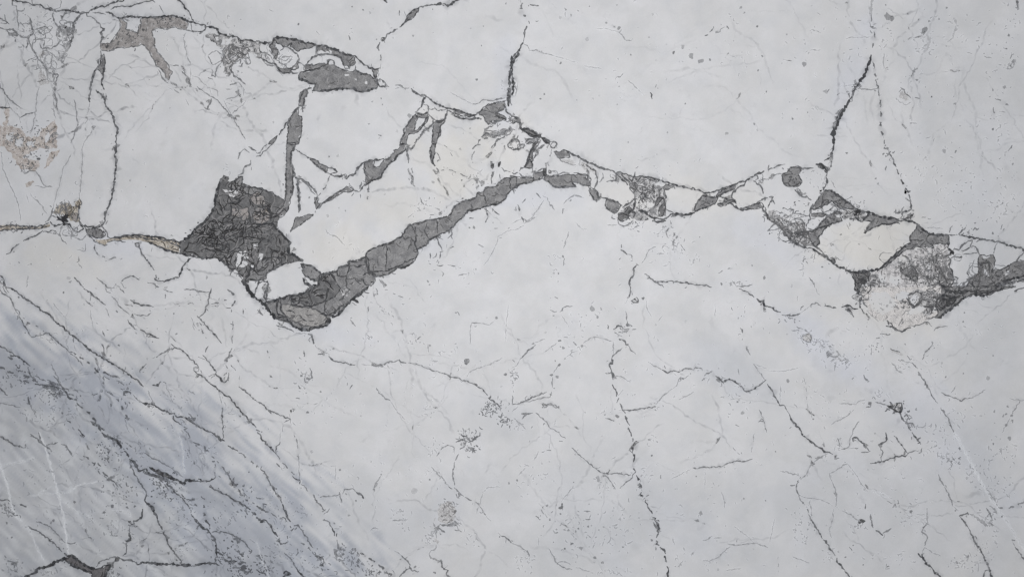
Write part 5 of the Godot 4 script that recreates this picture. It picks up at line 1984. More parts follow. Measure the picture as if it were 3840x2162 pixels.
	[5,45,0,0,3521,1777,3528,1803,3543,1821],
	[5,45,0,0,3543,1825,3562,1859,3573,1896],
	[3,30,0,0,3573,1896,3596,1914],
	[9,60,0,0,3599,1935,3614,1927,3629,1922,3633,1929],
	[6,60,0,0,3603,1937,3622,1963,3637,1985],
	[8,65,0,1,3637,1985,3651,2019,3670,2049,3685,2075],
	[7,65,0,1,3685,2075,3700,2104,3711,2127,3717,2149,3720,2164,3725,2220,3746,2266,3767,2332],
	[5,50,0,1,3711,2134,3696,2138,3692,2157,3670,2211,3665,2275,3667,2312],
	[6,40,0,0,3637,1924,3663,1937,3678,1952,3700,1974],
	[9,35,0,0,3663,1940,3685,1955,3707,1970],
	[6,45,0,0,3700,1903,3715,1929,3722,1948],
	[7,45,0,0,3715,1955,3722,1972],
	[6,40,0,0,3711,1896,3730,1907,3741,1926],
	[6,40,1,1,3745,1900,3774,1907,3804,1898,3840,1881,3884,1849,3951,1829,3992,1810],
	[7,50,0,0,3795,2022,3808,2024],
	[4,35,0,0,3799,2026,3808,2049],
	[6,55,0,1,3808,2049,3823,2071,3841,2095,3879,2141,3914,2173,3948,2221],
	[4,40,0,0,3478,1903,3478,1937,3480,1959],
	[5,45,0,0,3478,1959,3461,1981,3460,1993,3476,2008,3476,2022,3469,2045],
	[4,40,0,0,3469,2049,3458,2075],
	[7,75,0,0,3443,2073,3456,2090],
	[8,75,0,1,3458,2075,3469,2101,3480,2118,3495,2127],
	[7,70,0,1,3495,2127,3506,2142,3528,2164,3568,2199,3601,2243,3644,2277],
	[4,30,0,0,3469,2052,3499,2071,3528,2082],
	[4,40,0,0,3439,1927,3467,1927],
	[4,40,0,0,3663,2104,3670,2119,3668,2142],
	[5,40,0,0,3582,2127,3599,2127],
	[4,30,0,0,2973,2086,3018,2104],
	[5,40,0,0,3018,2103,3035,2110],
	[3,20,0,0,2906,1944,2887,2030],
	[5,35,0,0,3325,2112,3323,2131,3338,2129],
	[4,35,1,0,2919,2086,2920,2142],
	[3,25,0,0,2895,1650,2902,1668],
]
# fillings: kind, then x, y ...
const PATCHES := [
	["l",145,261,160,276,173,287,171,298,186,309,164,317,145,324,142,309],
	["l",160,190,175,198,160,212,149,220,142,205],
	["g",388,201,393,224,391,253,384,278,375,268,363,255,373,239,378,220],
	["t",376,162,395,164,410,162,425,145,442,119,451,102,449,82,443,69,458,75,473,86,470,108,484,112,516,125,520,97,529,89,525,71,544,67,570,65,596,67,626,60,656,63,682,68,697,80,704,89,697,110,671,108,652,100,630,108,585,106,570,116,570,134,581,149,578,168,593,201,611,220,630,242,634,261,647,268,634,287,630,302,611,268,596,253,581,239,570,212,559,194,544,171,529,164,514,175,492,175,462,179,447,179,429,183,410,192,380,188,375,175],
	["s",768,130,786,123,805,130,824,123,857,138,902,147,924,145,976,157,976,212,932,194,920,220,894,216,887,231,865,242,868,268,861,280,839,272,835,239,824,227,842,209,835,194,846,179,820,179,809,164,794,157,779,142],
	["b",-150,477,45,470,75,485,97,514,142,514,149,492,179,470,205,447,212,477,212,552,171,559,149,555,119,567,82,589,112,596,149,604,142,634,119,641,82,634,60,611,45,582,15,552,-150,537],
	["b",11,406,34,406,31,440,26,473,11,470,19,440],
	["b",186,570,224,559,216,582,179,619,160,634,175,604],
	["g",1571,28,1569,41,1556,56,1545,67,1530,78,1519,84,1523,73,1532,54,1549,37],
	["k",1428,149,1431,142,1448,141,1439,151,1433,154],
	["g",1027,143,1038,139,1064,142,1090,145,1109,147,1124,155,1146,160,1169,162,1187,170,1213,171,1236,181,1258,188,1280,199,1303,205,1327,209,1329,227,1336,235,1325,233,1316,242,1310,257,1303,244,1288,244,1284,227,1277,216,1266,209,1251,203,1236,203,1213,203,1191,203,1191,194,1184,173,1161,179,1146,183,1131,184,1117,194,1109,190,1098,179,1087,175,1094,160,1083,170,1072,173,1061,175,1051,164,1035,160,1031,166,1031,175,1042,192,1040,209,1035,224,1027,209,1016,186,1008,171,1023,160],
	["g",1394,258,1409,260,1417,257,1413,276,1409,291,1402,283,1398,268],
	["g",1120,283,1124,272,1143,266,1169,263,1191,257,1213,246,1228,235,1236,225,1251,227,1254,246,1273,257,1295,263,1318,268,1333,263,1351,274,1374,276,1392,285,1400,293,1413,298,1415,317,1413,330,1389,337,1348,343,1333,337,1325,332,1295,332,1269,334,1236,337,1202,339,1176,341,1180,324,1180,313,1161,309,1143,298,1124,298],
	["g",1139,248,1150,244,1169,239,1172,248,1191,239,1213,239,1221,244,1191,257,1146,265,1139,261],
	["s",960,164,975,168,971,194,975,209,990,220,960,216],
	["g",1035,242,1046,257,1061,257,1079,257,1098,250,1109,242,1117,224,1118,246,1117,257,1090,261,1087,274,1064,274,1049,265],
	["g",1314,231,1329,227,1327,242,1314,246],
	["g",1560,423,1586,429,1601,421,1603,436,1590,442,1571,440,1560,442],
	["g",1705,412,1728,417,1754,429,1780,434,1761,436,1728,432,1705,425],
	["g",1795,427,1810,408,1832,391,1862,386,1892,380,1895,391,1888,410,1866,421,1862,429,1877,440,1892,445,1869,453,1847,451,1832,466,1821,455,1817,440,1806,432],
	["g",1124,350,1139,339,1150,335,1154,347,1143,361,1139,376,1135,395,1124,395,1120,376],
	["g",1117,401,1118,421,1120,432,1131,436,1130,462,1130,488,1124,514,1117,540,1083,540,1076,540,1076,522,1079,492,1081,458,1090,440,1105,414],
	["g",1040,507,1035,520,1023,540,1005,540,1027,516],
	["g",1556,429,1567,440,1556,466,1553,488,1571,481,1590,462,1594,447,1608,436,1601,455,1586,473,1564,496,1545,501,1530,503,1526,514,1523,540,1500,540,1508,514,1515,499,1515,488,1526,470,1541,447],
	["g",1625,458,1638,455,1668,447,1668,453,1653,473,1653,496,1642,518,1635,540,1620,540,1620,518,1623,488],
	["k",1954,479,1980,484,2002,496,2028,511,2017,518,1998,511,1983,503,1968,492,1957,488],
	["g",1920,447,1939,445,1948,462,1935,458,1920,462],
	["l",3376,347,3387,339,3405,361,3409,376,3394,380,3376,365],
	["b",95,689,108,678,127,682,116,697,101,700],
	["y",201,801,209,779,231,764,253,764,276,771,283,756,294,745,304,756,304,775,296,786,294,816,298,834,280,831,261,827,250,808,224,805],
	["p",268,801,287,797,291,816,283,831,268,823],
	["x",205,808,224,818,239,806,257,805,246,820,257,831,239,831,242,846,227,831,209,827,220,820],
	["y",-150,846,22,844,45,843,75,847,104,851,138,853,164,846,186,838,186,849,160,857,130,857,97,857,63,859,30,862,-150,864],
	["g",320,864,343,855,373,860,388,868,395,883,384,890,358,890,335,879],
	["y",354,898,373,898,395,898,414,894,436,892,466,883,492,883,525,879,552,883,574,887,611,892,641,901,671,909,671,946,634,939,604,928,581,916,552,907,522,901,484,898,455,900,429,901,406,907,391,920,373,913],
	["K",837,656,859,663,853,678,868,678,891,667,891,656,913,659,909,689,932,698,960,702,997,713,1023,726,1046,741,1064,749,1081,779,1068,801,1049,816,1040,834,1035,853,969,875,857,913,745,950,697,957,671,948,671,909,689,901,708,887,730,860,757,838,783,808,801,782,807,749,809,715,820,693,827,670],
	["g",868,682,891,670,909,663,906,689,898,711,872,711,857,697],
	["g",909,700,960,704,984,715,969,734,932,730,906,719],
	["p",868,779,902,782,932,779,932,816,913,827,894,808,872,816,865,797],
	["g",1074,536,1109,536,1100,559,1090,577,1090,607,1098,633,1096,670,1098,715,1090,741,1083,779,1068,801,1049,816,1035,801,1061,771,1070,741,1072,689,1072,652,1074,596],
	["p",934,741,960,719,986,734,997,760,982,767,960,771],
	["p",960,779,1001,779,1016,801,1008,827,982,838,960,838,945,808],
	["g",1374,965,1374,950,1392,935,1418,924,1437,915,1459,913,1482,898,1508,883,1519,864,1538,842,1575,834,1612,825,1649,818,1679,812,1694,793,1705,773,1735,756,1754,752,1787,738,1787,726,1813,719,1825,702,1854,700,1880,678,1888,670,1920,667,1936,663,1936,700,1920,708,1903,730,1888,752,1869,764,1847,767,1825,773,1791,782,1772,788,1754,793,1739,808,1724,823,1702,846,1687,860,1668,872,1653,875,1635,887,1608,901,1597,920,1571,931,1564,935,1567,950,1556,969,1545,987,1519,1000,1489,1006,1456,1028,1411,1036,1389,1024,1381,1013,1374,987],
	["K",720,869,803,830,919,830,1028,843,1034,856,1051,873,1064,883,1078,896,1086,909,1081,929,1084,949,1104,955,1117,969,1134,979,1114,979,1084,985,1051,995,1025,1008,1001,1022,998,1042,985,1051,968,1051,935,1050,932,1061,919,1061,905,1048,912,1042,899,1032,889,1018,879,1008,862,1008,849,992,829,979,816,970,803,969,786,972,770,965,746,964,720,964],
	["g",859,952,872,939,895,927,899,939,886,952,882,979,879,1008,862,1008,849,992,829,979,842,962],
	["g",1008,965,1034,965,1051,979,1025,1002,1001,1022,995,1045,965,1050,932,1045,919,1055,938,1012,952,1005,972,979],
	["x",919,1061,932,1065,938,1085,948,1098,958,1114,945,1111,932,1098,922,1075],
	["g",991,1131,1018,1131,1044,1121,1071,1114,1084,1106,1117,1103,1144,1098,1160,1081,1177,1075,1190,1068,1190,1051,1160,1045,1140,1028,1134,1015,1137,1005,1127,989,1160,995,1183,1008,1200,1025,1236,1023,1263,1015,1270,1002,1306,995,1309,979,1339,979,1369,962,1382,979,1382,1012,1407,1028,1405,1055,1382,1071,1349,1098,1326,1111,1309,1131,1289,1154,1263,1174,1236,1187,1240,1207,1226,1217,1200,1227,1167,1234,1157,1240,1127,1234,1084,1210,1064,1204,1038,1194,1028,1184,1011,1161],
	["w",1054,1141,1084,1141,1111,1151,1150,1151,1183,1161,1217,1181,1226,1197,1217,1214,1183,1224,1144,1220,1101,1204,1071,1184,1058,1164],
	["k",1084,1111,1117,1104,1147,1099,1167,1085,1193,1071,1200,1032,1236,1027,1250,1032,1263,1065,1276,1085,1256,1111,1230,1124,1203,1134,1183,1144,1144,1144,1111,1131,1091,1128],
	["g",1087,1114,1111,1108,1124,1114,1117,1138,1101,1134],
	["x",1319,1114,1332,1116,1344,1131,1339,1134,1329,1128,1319,1126],
	["x",1226,1190,1241,1194,1240,1210,1228,1214,1223,1207],
	["x",1389,1055,1404,1053,1405,1060,1392,1058],
	["x",1140,1131,1150,1129,1160,1134,1150,1137],
	["s",1276,1071,1299,1071,1313,1088,1303,1111,1286,1114,1276,1098],
	["g",1161,594,1187,601,1199,615,1221,624,1228,628,1225,646,1202,629,1180,616,1169,605],
	["g",1366,611,1389,601,1403,603,1400,622,1415,628,1441,600,1459,596,1467,581,1478,570,1474,562,1500,555,1497,540,1519,540,1519,562,1493,581,1478,601,1459,611,1444,633,1430,656,1426,667,1400,674,1374,689,1370,674,1374,659,1366,637],
	["g",1288,708,1299,700,1314,704,1327,713,1310,719,1292,717,1269,730,1247,745,1228,754,1213,760,1236,741,1262,723],
	["g",1178,741,1187,738,1191,760,1199,767,1187,782,1184,764],
	["g",1109,814,1128,814,1154,806,1176,803,1161,818,1135,834,1117,846,1102,855,1089,868,1098,849,1102,827],
	["g",1620,540,1635,540,1631,562,1631,577,1625,596,1627,615,1631,622,1620,607,1612,577,1614,555],
	["x",1754,786,1769,784,1780,784,1785,788,1776,793,1761,790],
	["x",1823,771,1836,765,1869,764,1847,771,1825,775],
	["x",1497,1004,1519,997,1541,983,1549,972,1553,978,1541,991,1519,1004,1500,1010],
	["g",2002,533,2021,533,2006,559,1995,581,1998,600,1987,607,1981,588,1987,574],
	["g",1976,611,1987,596,1996,611,1996,629,1983,631,1968,626],
	["g",1913,659,1942,661,1957,667,1995,665,2004,670,2002,678,1980,685,1950,691,1931,702,1922,708,1913,704],
	["g",2000,656,2017,648,2039,641,2043,652,2032,667,2017,676,2002,672],
	["k",2036,633,2049,629,2050,648,2047,659,2039,656],
	["g",2039,663,2050,656,2062,663,2088,659,2103,656,2129,652,2151,656,2173,652,2200,656,2203,674,2214,685,2213,697,2200,697,2181,689,2162,683,2147,685,2159,693,2159,700,2125,700,2084,700,2065,689,2050,678],
	["g",2058,637,2069,641,2067,650,2058,650],
	["g",2077,568,2099,568,2114,562,2129,570,2136,588,2121,590,2103,594,2088,581],
	["l",2106,601,2129,596,2151,600,2159,611,2144,618,2132,611,2114,609],
	["l",2181,603,2196,611,2211,626,2233,637,2240,656,2233,652,2218,644,2207,648,2196,637,2173,618],
	["g",2214,704,2229,708,2239,719,2244,741,2237,752,2226,747,2214,723],
	["s",2315,648,2337,646,2367,656,2390,661,2416,663,2442,667,2472,678,2475,697,2490,711,2498,734,2501,764,2498,786,2494,808,2472,814,2457,823,2431,816,2412,827,2382,820,2363,816,2330,831,2315,816,2319,797,2337,786,2341,771,2367,752,2382,741,2375,723,2363,700,2356,689,2330,667],
	["g",2360,689,2382,685,2390,697,2382,719,2375,723,2363,704],
	["g",2486,700,2501,691,2524,695,2524,702,2501,710,2490,711],
	["x",2382,669,2391,669,2391,676,2384,676],
	["k",2457,760,2472,738,2490,741,2479,752,2460,771],
	["k",2472,779,2494,760,2496,782,2490,805,2472,808],
	["k",2319,801,2345,793,2356,775,2367,782,2356,816,2334,831,2319,823],
	["g",2270,764,2278,749,2300,752,2322,764,2326,779,2311,797,2293,793,2278,782],
	["x",2416,827,2431,814,2432,820,2419,829],
	["g",2602,790,2609,771,2621,749,2636,732,2650,734,2665,741,2688,739,2695,738,2680,764,2650,775,2621,786],
	["g",2684,734,2706,715,2736,700,2759,689,2755,708,2736,715,2710,726,2699,738],
	["g",2690,764,2714,760,2729,752,2755,749,2751,756,2732,764,2703,773],
	["g",2796,779,2826,767,2855,760,2863,775,2826,784],
	["k",3066,615,3081,613,3092,622,3104,629,3100,648,3092,639,3081,628,3070,626],
	["g",2932,656,2951,644,2966,629,2988,626,3003,631,2996,652,3007,682,2996,697,2977,700,2955,697,2940,689],
	["g",3089,719,3111,713,3126,719,3148,734,3171,752,3197,771,3208,779,3200,786,3178,779,3163,782,3148,779,3133,764,3119,752,3104,764,3085,775,3070,782,3048,786,3059,760,3074,738],
	["g",3044,801,3066,797,3089,801,3104,805,3089,812,3066,812,3044,812],
	["s",2880,793,2899,786,2914,801,2932,816,2955,827,2973,834,3003,827,3018,838,3022,860,3037,868,3059,860,3074,875,3070,913,3055,924,3029,924,3003,916,2977,909,2955,890,2936,864,2917,846,2880,823],
	["g",2977,875,3010,868,3037,868,3055,860,3081,849,3104,846,3085,872,3070,887,3074,913,3055,920,3037,898,3010,883],
	["g",3066,857,3081,834,3104,812,3133,793,3156,797,3148,808,3160,827,3133,834,3104,846],
	["s",3156,793,3178,782,3204,790,3238,797,3253,816,3230,827,3204,821,3178,823,3160,820],
	["x",3200,788,3215,784,3230,790,3227,797,3212,808,3200,806,3208,797],
	["g",3238,827,3256,805,3282,805,3305,816,3327,816,3357,818,3372,827,3357,838,3338,842,3312,838,3290,849,3275,853,3260,864,3241,875,3256,853,3268,831],
	["s",3387,816,3409,801,3432,793,3435,808,3417,823,3394,825],
	["g",3439,838,3454,853,3473,868,3491,877,3521,881,3547,879,3558,887,3558,905,3551,916,3528,913,3510,913,3491,924,3476,924,3454,928,3435,924,3417,931,3398,935,3376,954,3353,972,3327,995,3301,1010,3290,1017,3305,1002,3331,976,3361,950,3391,924,3417,909,3413,894,3420,875,3435,860],
	["x",3555,928,3569,935,3581,942,3577,954,3566,950,3556,957,3562,944],
	["z",3417,931,3439,935,3461,924,3491,928,3528,916,3555,916,3555,935,3562,957,3562,998,3573,1024,3577,1080,3577,1088,3253,1088,3256,1024,3290,1017,3327,998,3357,972,3379,954,3402,935],
	["s",3346,980,3402,957,3432,987,3461,1021,3432,1054,3394,1036,3357,1010],
	["s",3439,957,3495,954,3514,987,3491,1024,3461,1002],
	["s",3461,1036,3514,1024,3521,1062,3491,1080,3461,1069],
	["s",3260,1024,3297,1021,3301,1054,3275,1080,3256,1080],
	["g",3525,1006,3547,998,3569,1017,3575,1043,3569,1069,3536,1077,3521,1051],
	["g",3499,961,3521,954,3514,980,3528,1006,3510,1013],
	["g",3405,1002,3424,998,3443,1024,3439,1054,3409,1039,3379,1017],
	["k",3186,1017,3215,1021,3245,1019,3264,1024,3256,1047,3245,1062,3230,1065,3223,1088,3208,1088,3208,1058,3197,1032],
	["k",3111,972,3122,965,3133,976,3133,987,3122,987],
	["g",3674,957,3692,954,3700,961,3726,954,3733,983,3719,1021,3730,1010,3756,1010,3782,998,3812,980,3990,954,4014,942,4014,1062,3812,1043,3774,1054,3737,1065,3733,1088,3596,1088,3622,1073,3648,1039,3670,1024,3670,987],
	["g",1964,623,1979,611,1986,596,1996,611,1998,628,1984,632],
	["k",1959,489,1964,479,2004,494,2024,509,2019,519,1999,512,1979,499],
	["k",2029,514,2043,519,2063,531,2051,539,2039,529],
	["g",1855,423,1875,428,1897,441,1897,449,1880,444,1862,435],
	["k",1867,623,1870,611,1878,605,1875,618,1871,626],
	["k",1842,608,1850,613,1847,633,1841,628],
	["k",3514,1121,3540,1108,3556,1113,3583,1119,3572,1140,3546,1150,3530,1163,3514,1150],
	["h",3227,1076,3581,1076,3551,1102,3514,1102,3476,1117,3446,1140,3420,1151,3402,1184,3476,1169,3514,1166,3528,1184,3476,1199,3454,1214,3420,1225,3383,1240,3350,1225,3327,1203,3290,1199,3264,1177,3253,1151,3234,1117],
	["g",3536,1073,3812,1073,3804,1076,3774,1082,3745,1089,3715,1099,3692,1106,3648,1104,3618,1115,3588,1140,3566,1155,3543,1173,3528,1192,3506,1188,3521,1169,3510,1147,3514,1125,3528,1114],
	["k",3521,1140,3536,1114,3562,1106,3588,1114,3577,1136,3551,1143,3536,1158],
	["l",3010,1257,3033,1250,3044,1263,3040,1278,3010,1270],
	["l",3342,1307,3361,1319,3376,1319,3389,1330,3379,1335,3361,1326,3346,1319],
	["s",3327,1520,3342,1512,3361,1509,3379,1514,3385,1531,3379,1542,3361,1546,3346,1535],
	["s",3402,1102,3439,1087,3514,1091,3536,1110,3510,1147,3491,1184,3461,1184,3469,1147,3432,1151,3409,1128],
	["k",561,1752,581,1760,604,1769,626,1780,648,1788,641,1793,619,1788,596,1777,574,1765],
	["k",432,2090,447,2088,443,2101,430,2103],
	["d",250,2082,268,2080,287,2095,306,2108,320,2119,343,2125,361,2134,391,2121,410,2116,414,2123,399,2142,389,2280,388,2292,358,2292,343,2153,324,2142,298,2131,276,2119,257,2108,246,2101],
	["k",138,2131,168,2125,201,2108,205,2116,179,2125,145,2134],
	["l",1631,1940,1623,1959,1635,1940],
	["l",1631,2019,1638,2017,1646,2028,1642,2039,1635,2039,1629,2028],
	["l",1646,1896,1668,1881,1690,1877,1705,1900,1709,1929,1698,1955,1668,1963,1646,1948,1642,1918],
	["k",3219,1954,3230,1946,3243,1952,3238,1957,3223,1961],
]
const FRAGMENTS := [
	[835,145,868,149,857,168,831,168],
	[872,209,894,205,887,220,857,224],
	[798,138,816,138,820,153,805,149],
	[704,89,716,86,716,104,708,112,699,108],
	[22,500,52,494,45,529,19,522],
	[56,522,82,514,89,544,60,555],
	[97,537,127,526,130,548,104,555],
	[168,514,183,492,186,522,171,537],
	[1232,231,1247,227,1253,239,1243,244,1234,242],
	[1191,190,1221,188,1243,192,1240,201,1213,201,1191,201],
	[1292,276,1307,278,1310,285,1295,285],
	[1325,294,1340,293,1340,300],
	[1368,306,1379,304,1377,313,1370,313],
	[1098,257,1109,250,1115,268,1094,266],
	[1314,246,1327,244,1333,263,1318,263],
	[1120,419,1137,421,1135,432,1120,432],
	[833,708,850,711,868,715,894,711,898,719,876,738,857,734,839,723],
	[886,946,895,939,905,942,904,965,902,1002,886,1002,884,992],
	[912,942,925,939,927,955,932,969,919,970,910,959],
	[905,979,929,979,925,998,907,1002],
	[945,916,965,912,967,926,955,932,948,926],
	[972,952,990,952,982,972,970,977],
	[940,992,953,994,948,1008,942,1002],
	[932,939,942,936,938,946],
	[829,836,819,846,816,836],
	[1139,1035,1150,1035,1170,1055,1193,1061,1183,1068,1160,1065,1147,1051],
	[2416,669,2432,669,2434,678,2419,678],
	[2442,678,2472,682,2475,695,2449,689],
	[2390,738,2408,749,2427,752,2442,749,2457,760,2438,779,2419,786,2393,779,2382,764],
	[3066,782,3089,771,3119,760,3137,779,3133,793,3111,797,3085,797,3063,797,3044,797],
	[2943,790,2969,788,2966,808,2943,816],
	[2928,823,2955,831,2966,838,2955,849,2936,838],
	[2992,823,3022,816,3037,816,3029,827,3003,831],
	[3029,857,3037,834,3059,820,3085,816,3070,838,3051,859],
	[3133,805,3152,801,3156,808,3141,816],
	[3372,965,3394,954,3398,976,3376,980],
	[3491,1013,3484,1024,3469,1010,3480,983,3491,998],
	[3294,1028,3320,1024,3323,1054,3301,1062],
	[3338,1032,3364,1036,3387,1051,3364,1069,3335,1058],
	[3476,942,3491,939,3491,950,3480,954],
	[3692,1013,3711,1024,3711,1036,3696,1032],
	[3767,1024,3786,1013,3793,1024,3774,1032],
	[3681,957,3726,950,3715,965,3689,969],
	[3569,1047,3588,1043,3588,1062,3577,1065],
	[3432,1103,3440,1105,3443,1124,3432,1142,3422,1140,3414,1113],
	[3575,1050,3588,1039,3591,1060,3583,1068,3572,1066],
	[3691,1013,3702,1015,3710,1029,3702,1034],
	[3275,1091,3320,1095,3346,1114,3364,1136,3346,1166,3309,1181,3275,1162,3260,1125],
	[3361,1102,3398,1091,3413,1102,3402,1121,3376,1132,3357,1121],
	[3413,1117,3435,1102,3443,1114,3439,1136,3417,1136],
	[3350,1525,3364,1520,3368,1531,3357,1535],
]
# single spots: x, y, radius, depth of colour
const SPOTS := [
	[401,174,7,95],
	[637,71,5,80],
	[581,71,5,80],
	[537,112,7,80],
	[559,298,3,60],
	[488,419,3,60],
	[637,405,3,60],
	[1320,25,4,70],
	[1362,37,4,60],
	[1119,91,5,70],
	[1813,98,3,70],
	[1805,171,3,60],
	[1787,298,5,60],
	[1429,369,4,70],
	[1396,381,3,50],
	[1434,392,3,50],
	[1549,134,5,40],
	[1536,434,9,35],
	[1897,13,6,40],
	[1412,147,4,50],
	[1383,464,6,30],
	[1763,481,4,50],
	[2102,237,7,60],
	[2274,85,8,35],
	[2304,100,7,35],
	[2322,107,8,45],
	[2122,37,4,70],
	[2142,56,5,25],
	[2434,140,3,70],
	[2366,206,4,60],
	[2526,196,8,70],
	[2561,175,9,30],
	[2593,212,12,40],
	[2628,229,12,40],
	[2662,224,5,50],
	[2840,100,5,70],
	[2779,28,8,40],
	[2792,48,6,40],
	[2859,211,4,50],
	[2042,353,5,60],
	[2027,370,5,60],
	[2322,324,3,60],
	[2315,391,3,60],
	[2570,388,4,50],
	[2725,499,8,30],
	[2356,533,3,60],
	[2503,496,3,30],
	[2874,343,5,60],
	[2844,263,4,50],
	[2201,145,10,12],
	[2211,24,4,50],
	[3329,61,14,45],
	[3346,69,10,55],
	[3323,19,4,70],
	[3465,112,16,50],
	[3467,123,10,50],
	[3551,30,5,45],
	[3446,73,6,55],
	[3484,80,5,55],
	[3522,71,6,40],
	[3405,52,4,60],
	[3815,9,8,80],
	[3784,132,6,60],
	[3774,183,5,70],
	[3016,240,9,40],
	[2951,129,6,30],
	[3428,266,8,50],
	[3439,300,7,50],
	[3767,326,8,40],
	[3724,484,5,70],
	[3417,462,4,40],
	[2973,445,5,60],
	[3029,421,4,60],
	[3495,363,4,70],
	[3582,388,6,40],
	[3096,343,9,25],
	[145,596,7,95],
	[263,1056,6,40],
	[71,983,4,50],
	[116,989,4,40],
	[488,676,6,20],
	[546,700,2,60],
	[775,1039,7,30],
	[885,789,7,90],
	[1092,718,8,90],
	[1590,894,4,50],
	[1582,883,4,50],
	[1132,975,9,90],
	[1208,1114,9,95],
	[1182,793,4,50],
	[1234,587,4,70],
	[1295,789,4,40],
	[1160,739,6,40],
	[1731,675,5,70],
	[1625,682,10,25],
	[1642,642,5,70],
	[1746,751,8,80],
	[1761,853,5,60],
	[1778,853,6,50],
	[1785,1009,4,40],
	[1849,834,4,40],
	[1605,1054,4,50],
	[1611,1067,4,40],
	[2529,877,6,60],
	[2537,890,6,50],
	[2112,961,5,50],
	[2094,1024,4,60],
	[2706,1064,6,60],
	[2867,1041,6,50],
	[2820,995,4,50],
	[2624,888,4,40],
	[3318,555,5,70],
	[3329,557,6,65],
	[3285,669,5,60],
	[3176,574,6,60],
	[3294,688,5,40],
	[3480,1013,9,75],
	[3154,879,4,70],
	[3222,915,5,35],
	[3084,1000,5,60],
	[3113,1041,3,60],
	[3584,568,5,60],
	[3541,566,9,30],
	[3799,615,5,50],
	[3741,667,3,60],
	[3761,760,5,50],
	[3657,836,4,50],
	[3724,874,6,60],
	[3633,872,8,50],
	[3471,590,5,25],
	[445,1294,5,60],
	[237,1096,6,70],
	[437,1167,5,60],
	[651,1175,4,60],
	[571,1280,4,60],
	[550,1259,4,60],
	[661,1251,4,50],
	[414,1333,4,70],
	[900,1559,6,60],
	[233,1548,4,70],
	[1750,1356,9,60],
	[1862,1190,7,50],
	[1250,1307,6,40],
	[1130,1408,5,60],
	[1612,1295,5,50],
	[1154,1545,6,65],
	[1015,1410,6,60],
	[1202,1468,5,50],
	[1895,1402,7,60],
	[2412,1117,6,70],
	[2315,1560,9,60],
	[2766,1505,5,50],
	[2785,1546,8,30],
	[2222,1156,14,35],
	[2240,1189,7,40],
	[2255,1158,6,35],
	[2099,1276,6,60],
	[2183,1296,6,45],
	[2112,1304,6,40],
	[2097,1367,7,65],
	[2069,1405,6,60],
	[2090,1412,6,45],
	[2082,1352,5,60],
	[3497,1283,5,40],
	[3773,1594,7,50],
	[3795,1557,6,50],
	[3763,1559,5,45],
	[3774,1550,5,45],
	[3780,1523,5,40],
	[3730,1542,5,35],
	[3262,1510,8,70],
	[3316,1501,8,40],
	[3050,1570,5,50],
	[2955,1427,8,45],
	[3395,1289,4,60],
	[3504,1304,4,60],
	[3547,1412,4,60],
	[3613,1400,3,60],
	[3629,1325,4,40],
	[3726,1333,4,50],
	[3618,1172,4,60],
	[3613,1205,4,60],
	[3705,1417,8,25],
	[95,1668,6,50],
	[913,2125,10,90],
	[421,1897,7,65],
	[390,1920,8,65],
	[505,1897,6,60],
	[475,1901,5,60],
	[533,2045,6,50],
	[199,1951,6,50],
	[278,1881,7,55],
	[43,2014,6,50],
	[24,1959,5,50],
	[1335,1875,5,65],
	[1706,1916,7,60],
	[1657,1933,5,50],
	[1612,1796,5,50],
	[1274,1760,5,50],
	[1556,2123,5,60],
	[1631,2145,7,55],
	[1308,1931,5,35],
	[1254,1961,5,45],
	[1215,1948,5,60],
	[1169,1693,9,15],
	[1556,1840,14,12],
	[1908,1810,5,40],
	[2103,1901,8,75],
	[2151,1807,4,60],
	[1940,1800,6,50],
	[2101,1925,5,60],
	[2062,1949,5,60],
	[2052,1894,5,50],
	[2206,1972,6,60],
	[2132,1987,5,50],
	[2169,1980,5,60],
	[2159,1990,5,45],
	[2144,2037,6,65],
	[2118,2055,5,70],
	[2179,2054,9,40],
	[2230,2090,8,55],
	[2336,2049,5,50],
	[2460,2055,6,50],
	[2444,2024,6,60],
	[2444,1706,5,60],
	[2628,1923,9,35],
	[2244,1793,12,30],
	[2434,1648,5,50],
	[2554,2116,4,40],
	[2598,2073,5,30],
	[2611,1785,4,50],
	[2790,1868,4,50],
	[2872,1875,4,60],
	[3200,2043,5,60],
	[3171,2087,4,60],
	[3238,2116,4,60],
	[3416,1916,7,60],
	[3758,1935,4,70],
	[3631,2085,8,50],
	[3590,2108,7,40],
	[3726,1662,6,60],
	[3786,1642,8,40],
	[3599,1680,5,60],
	[2909,1692,5,60],
]
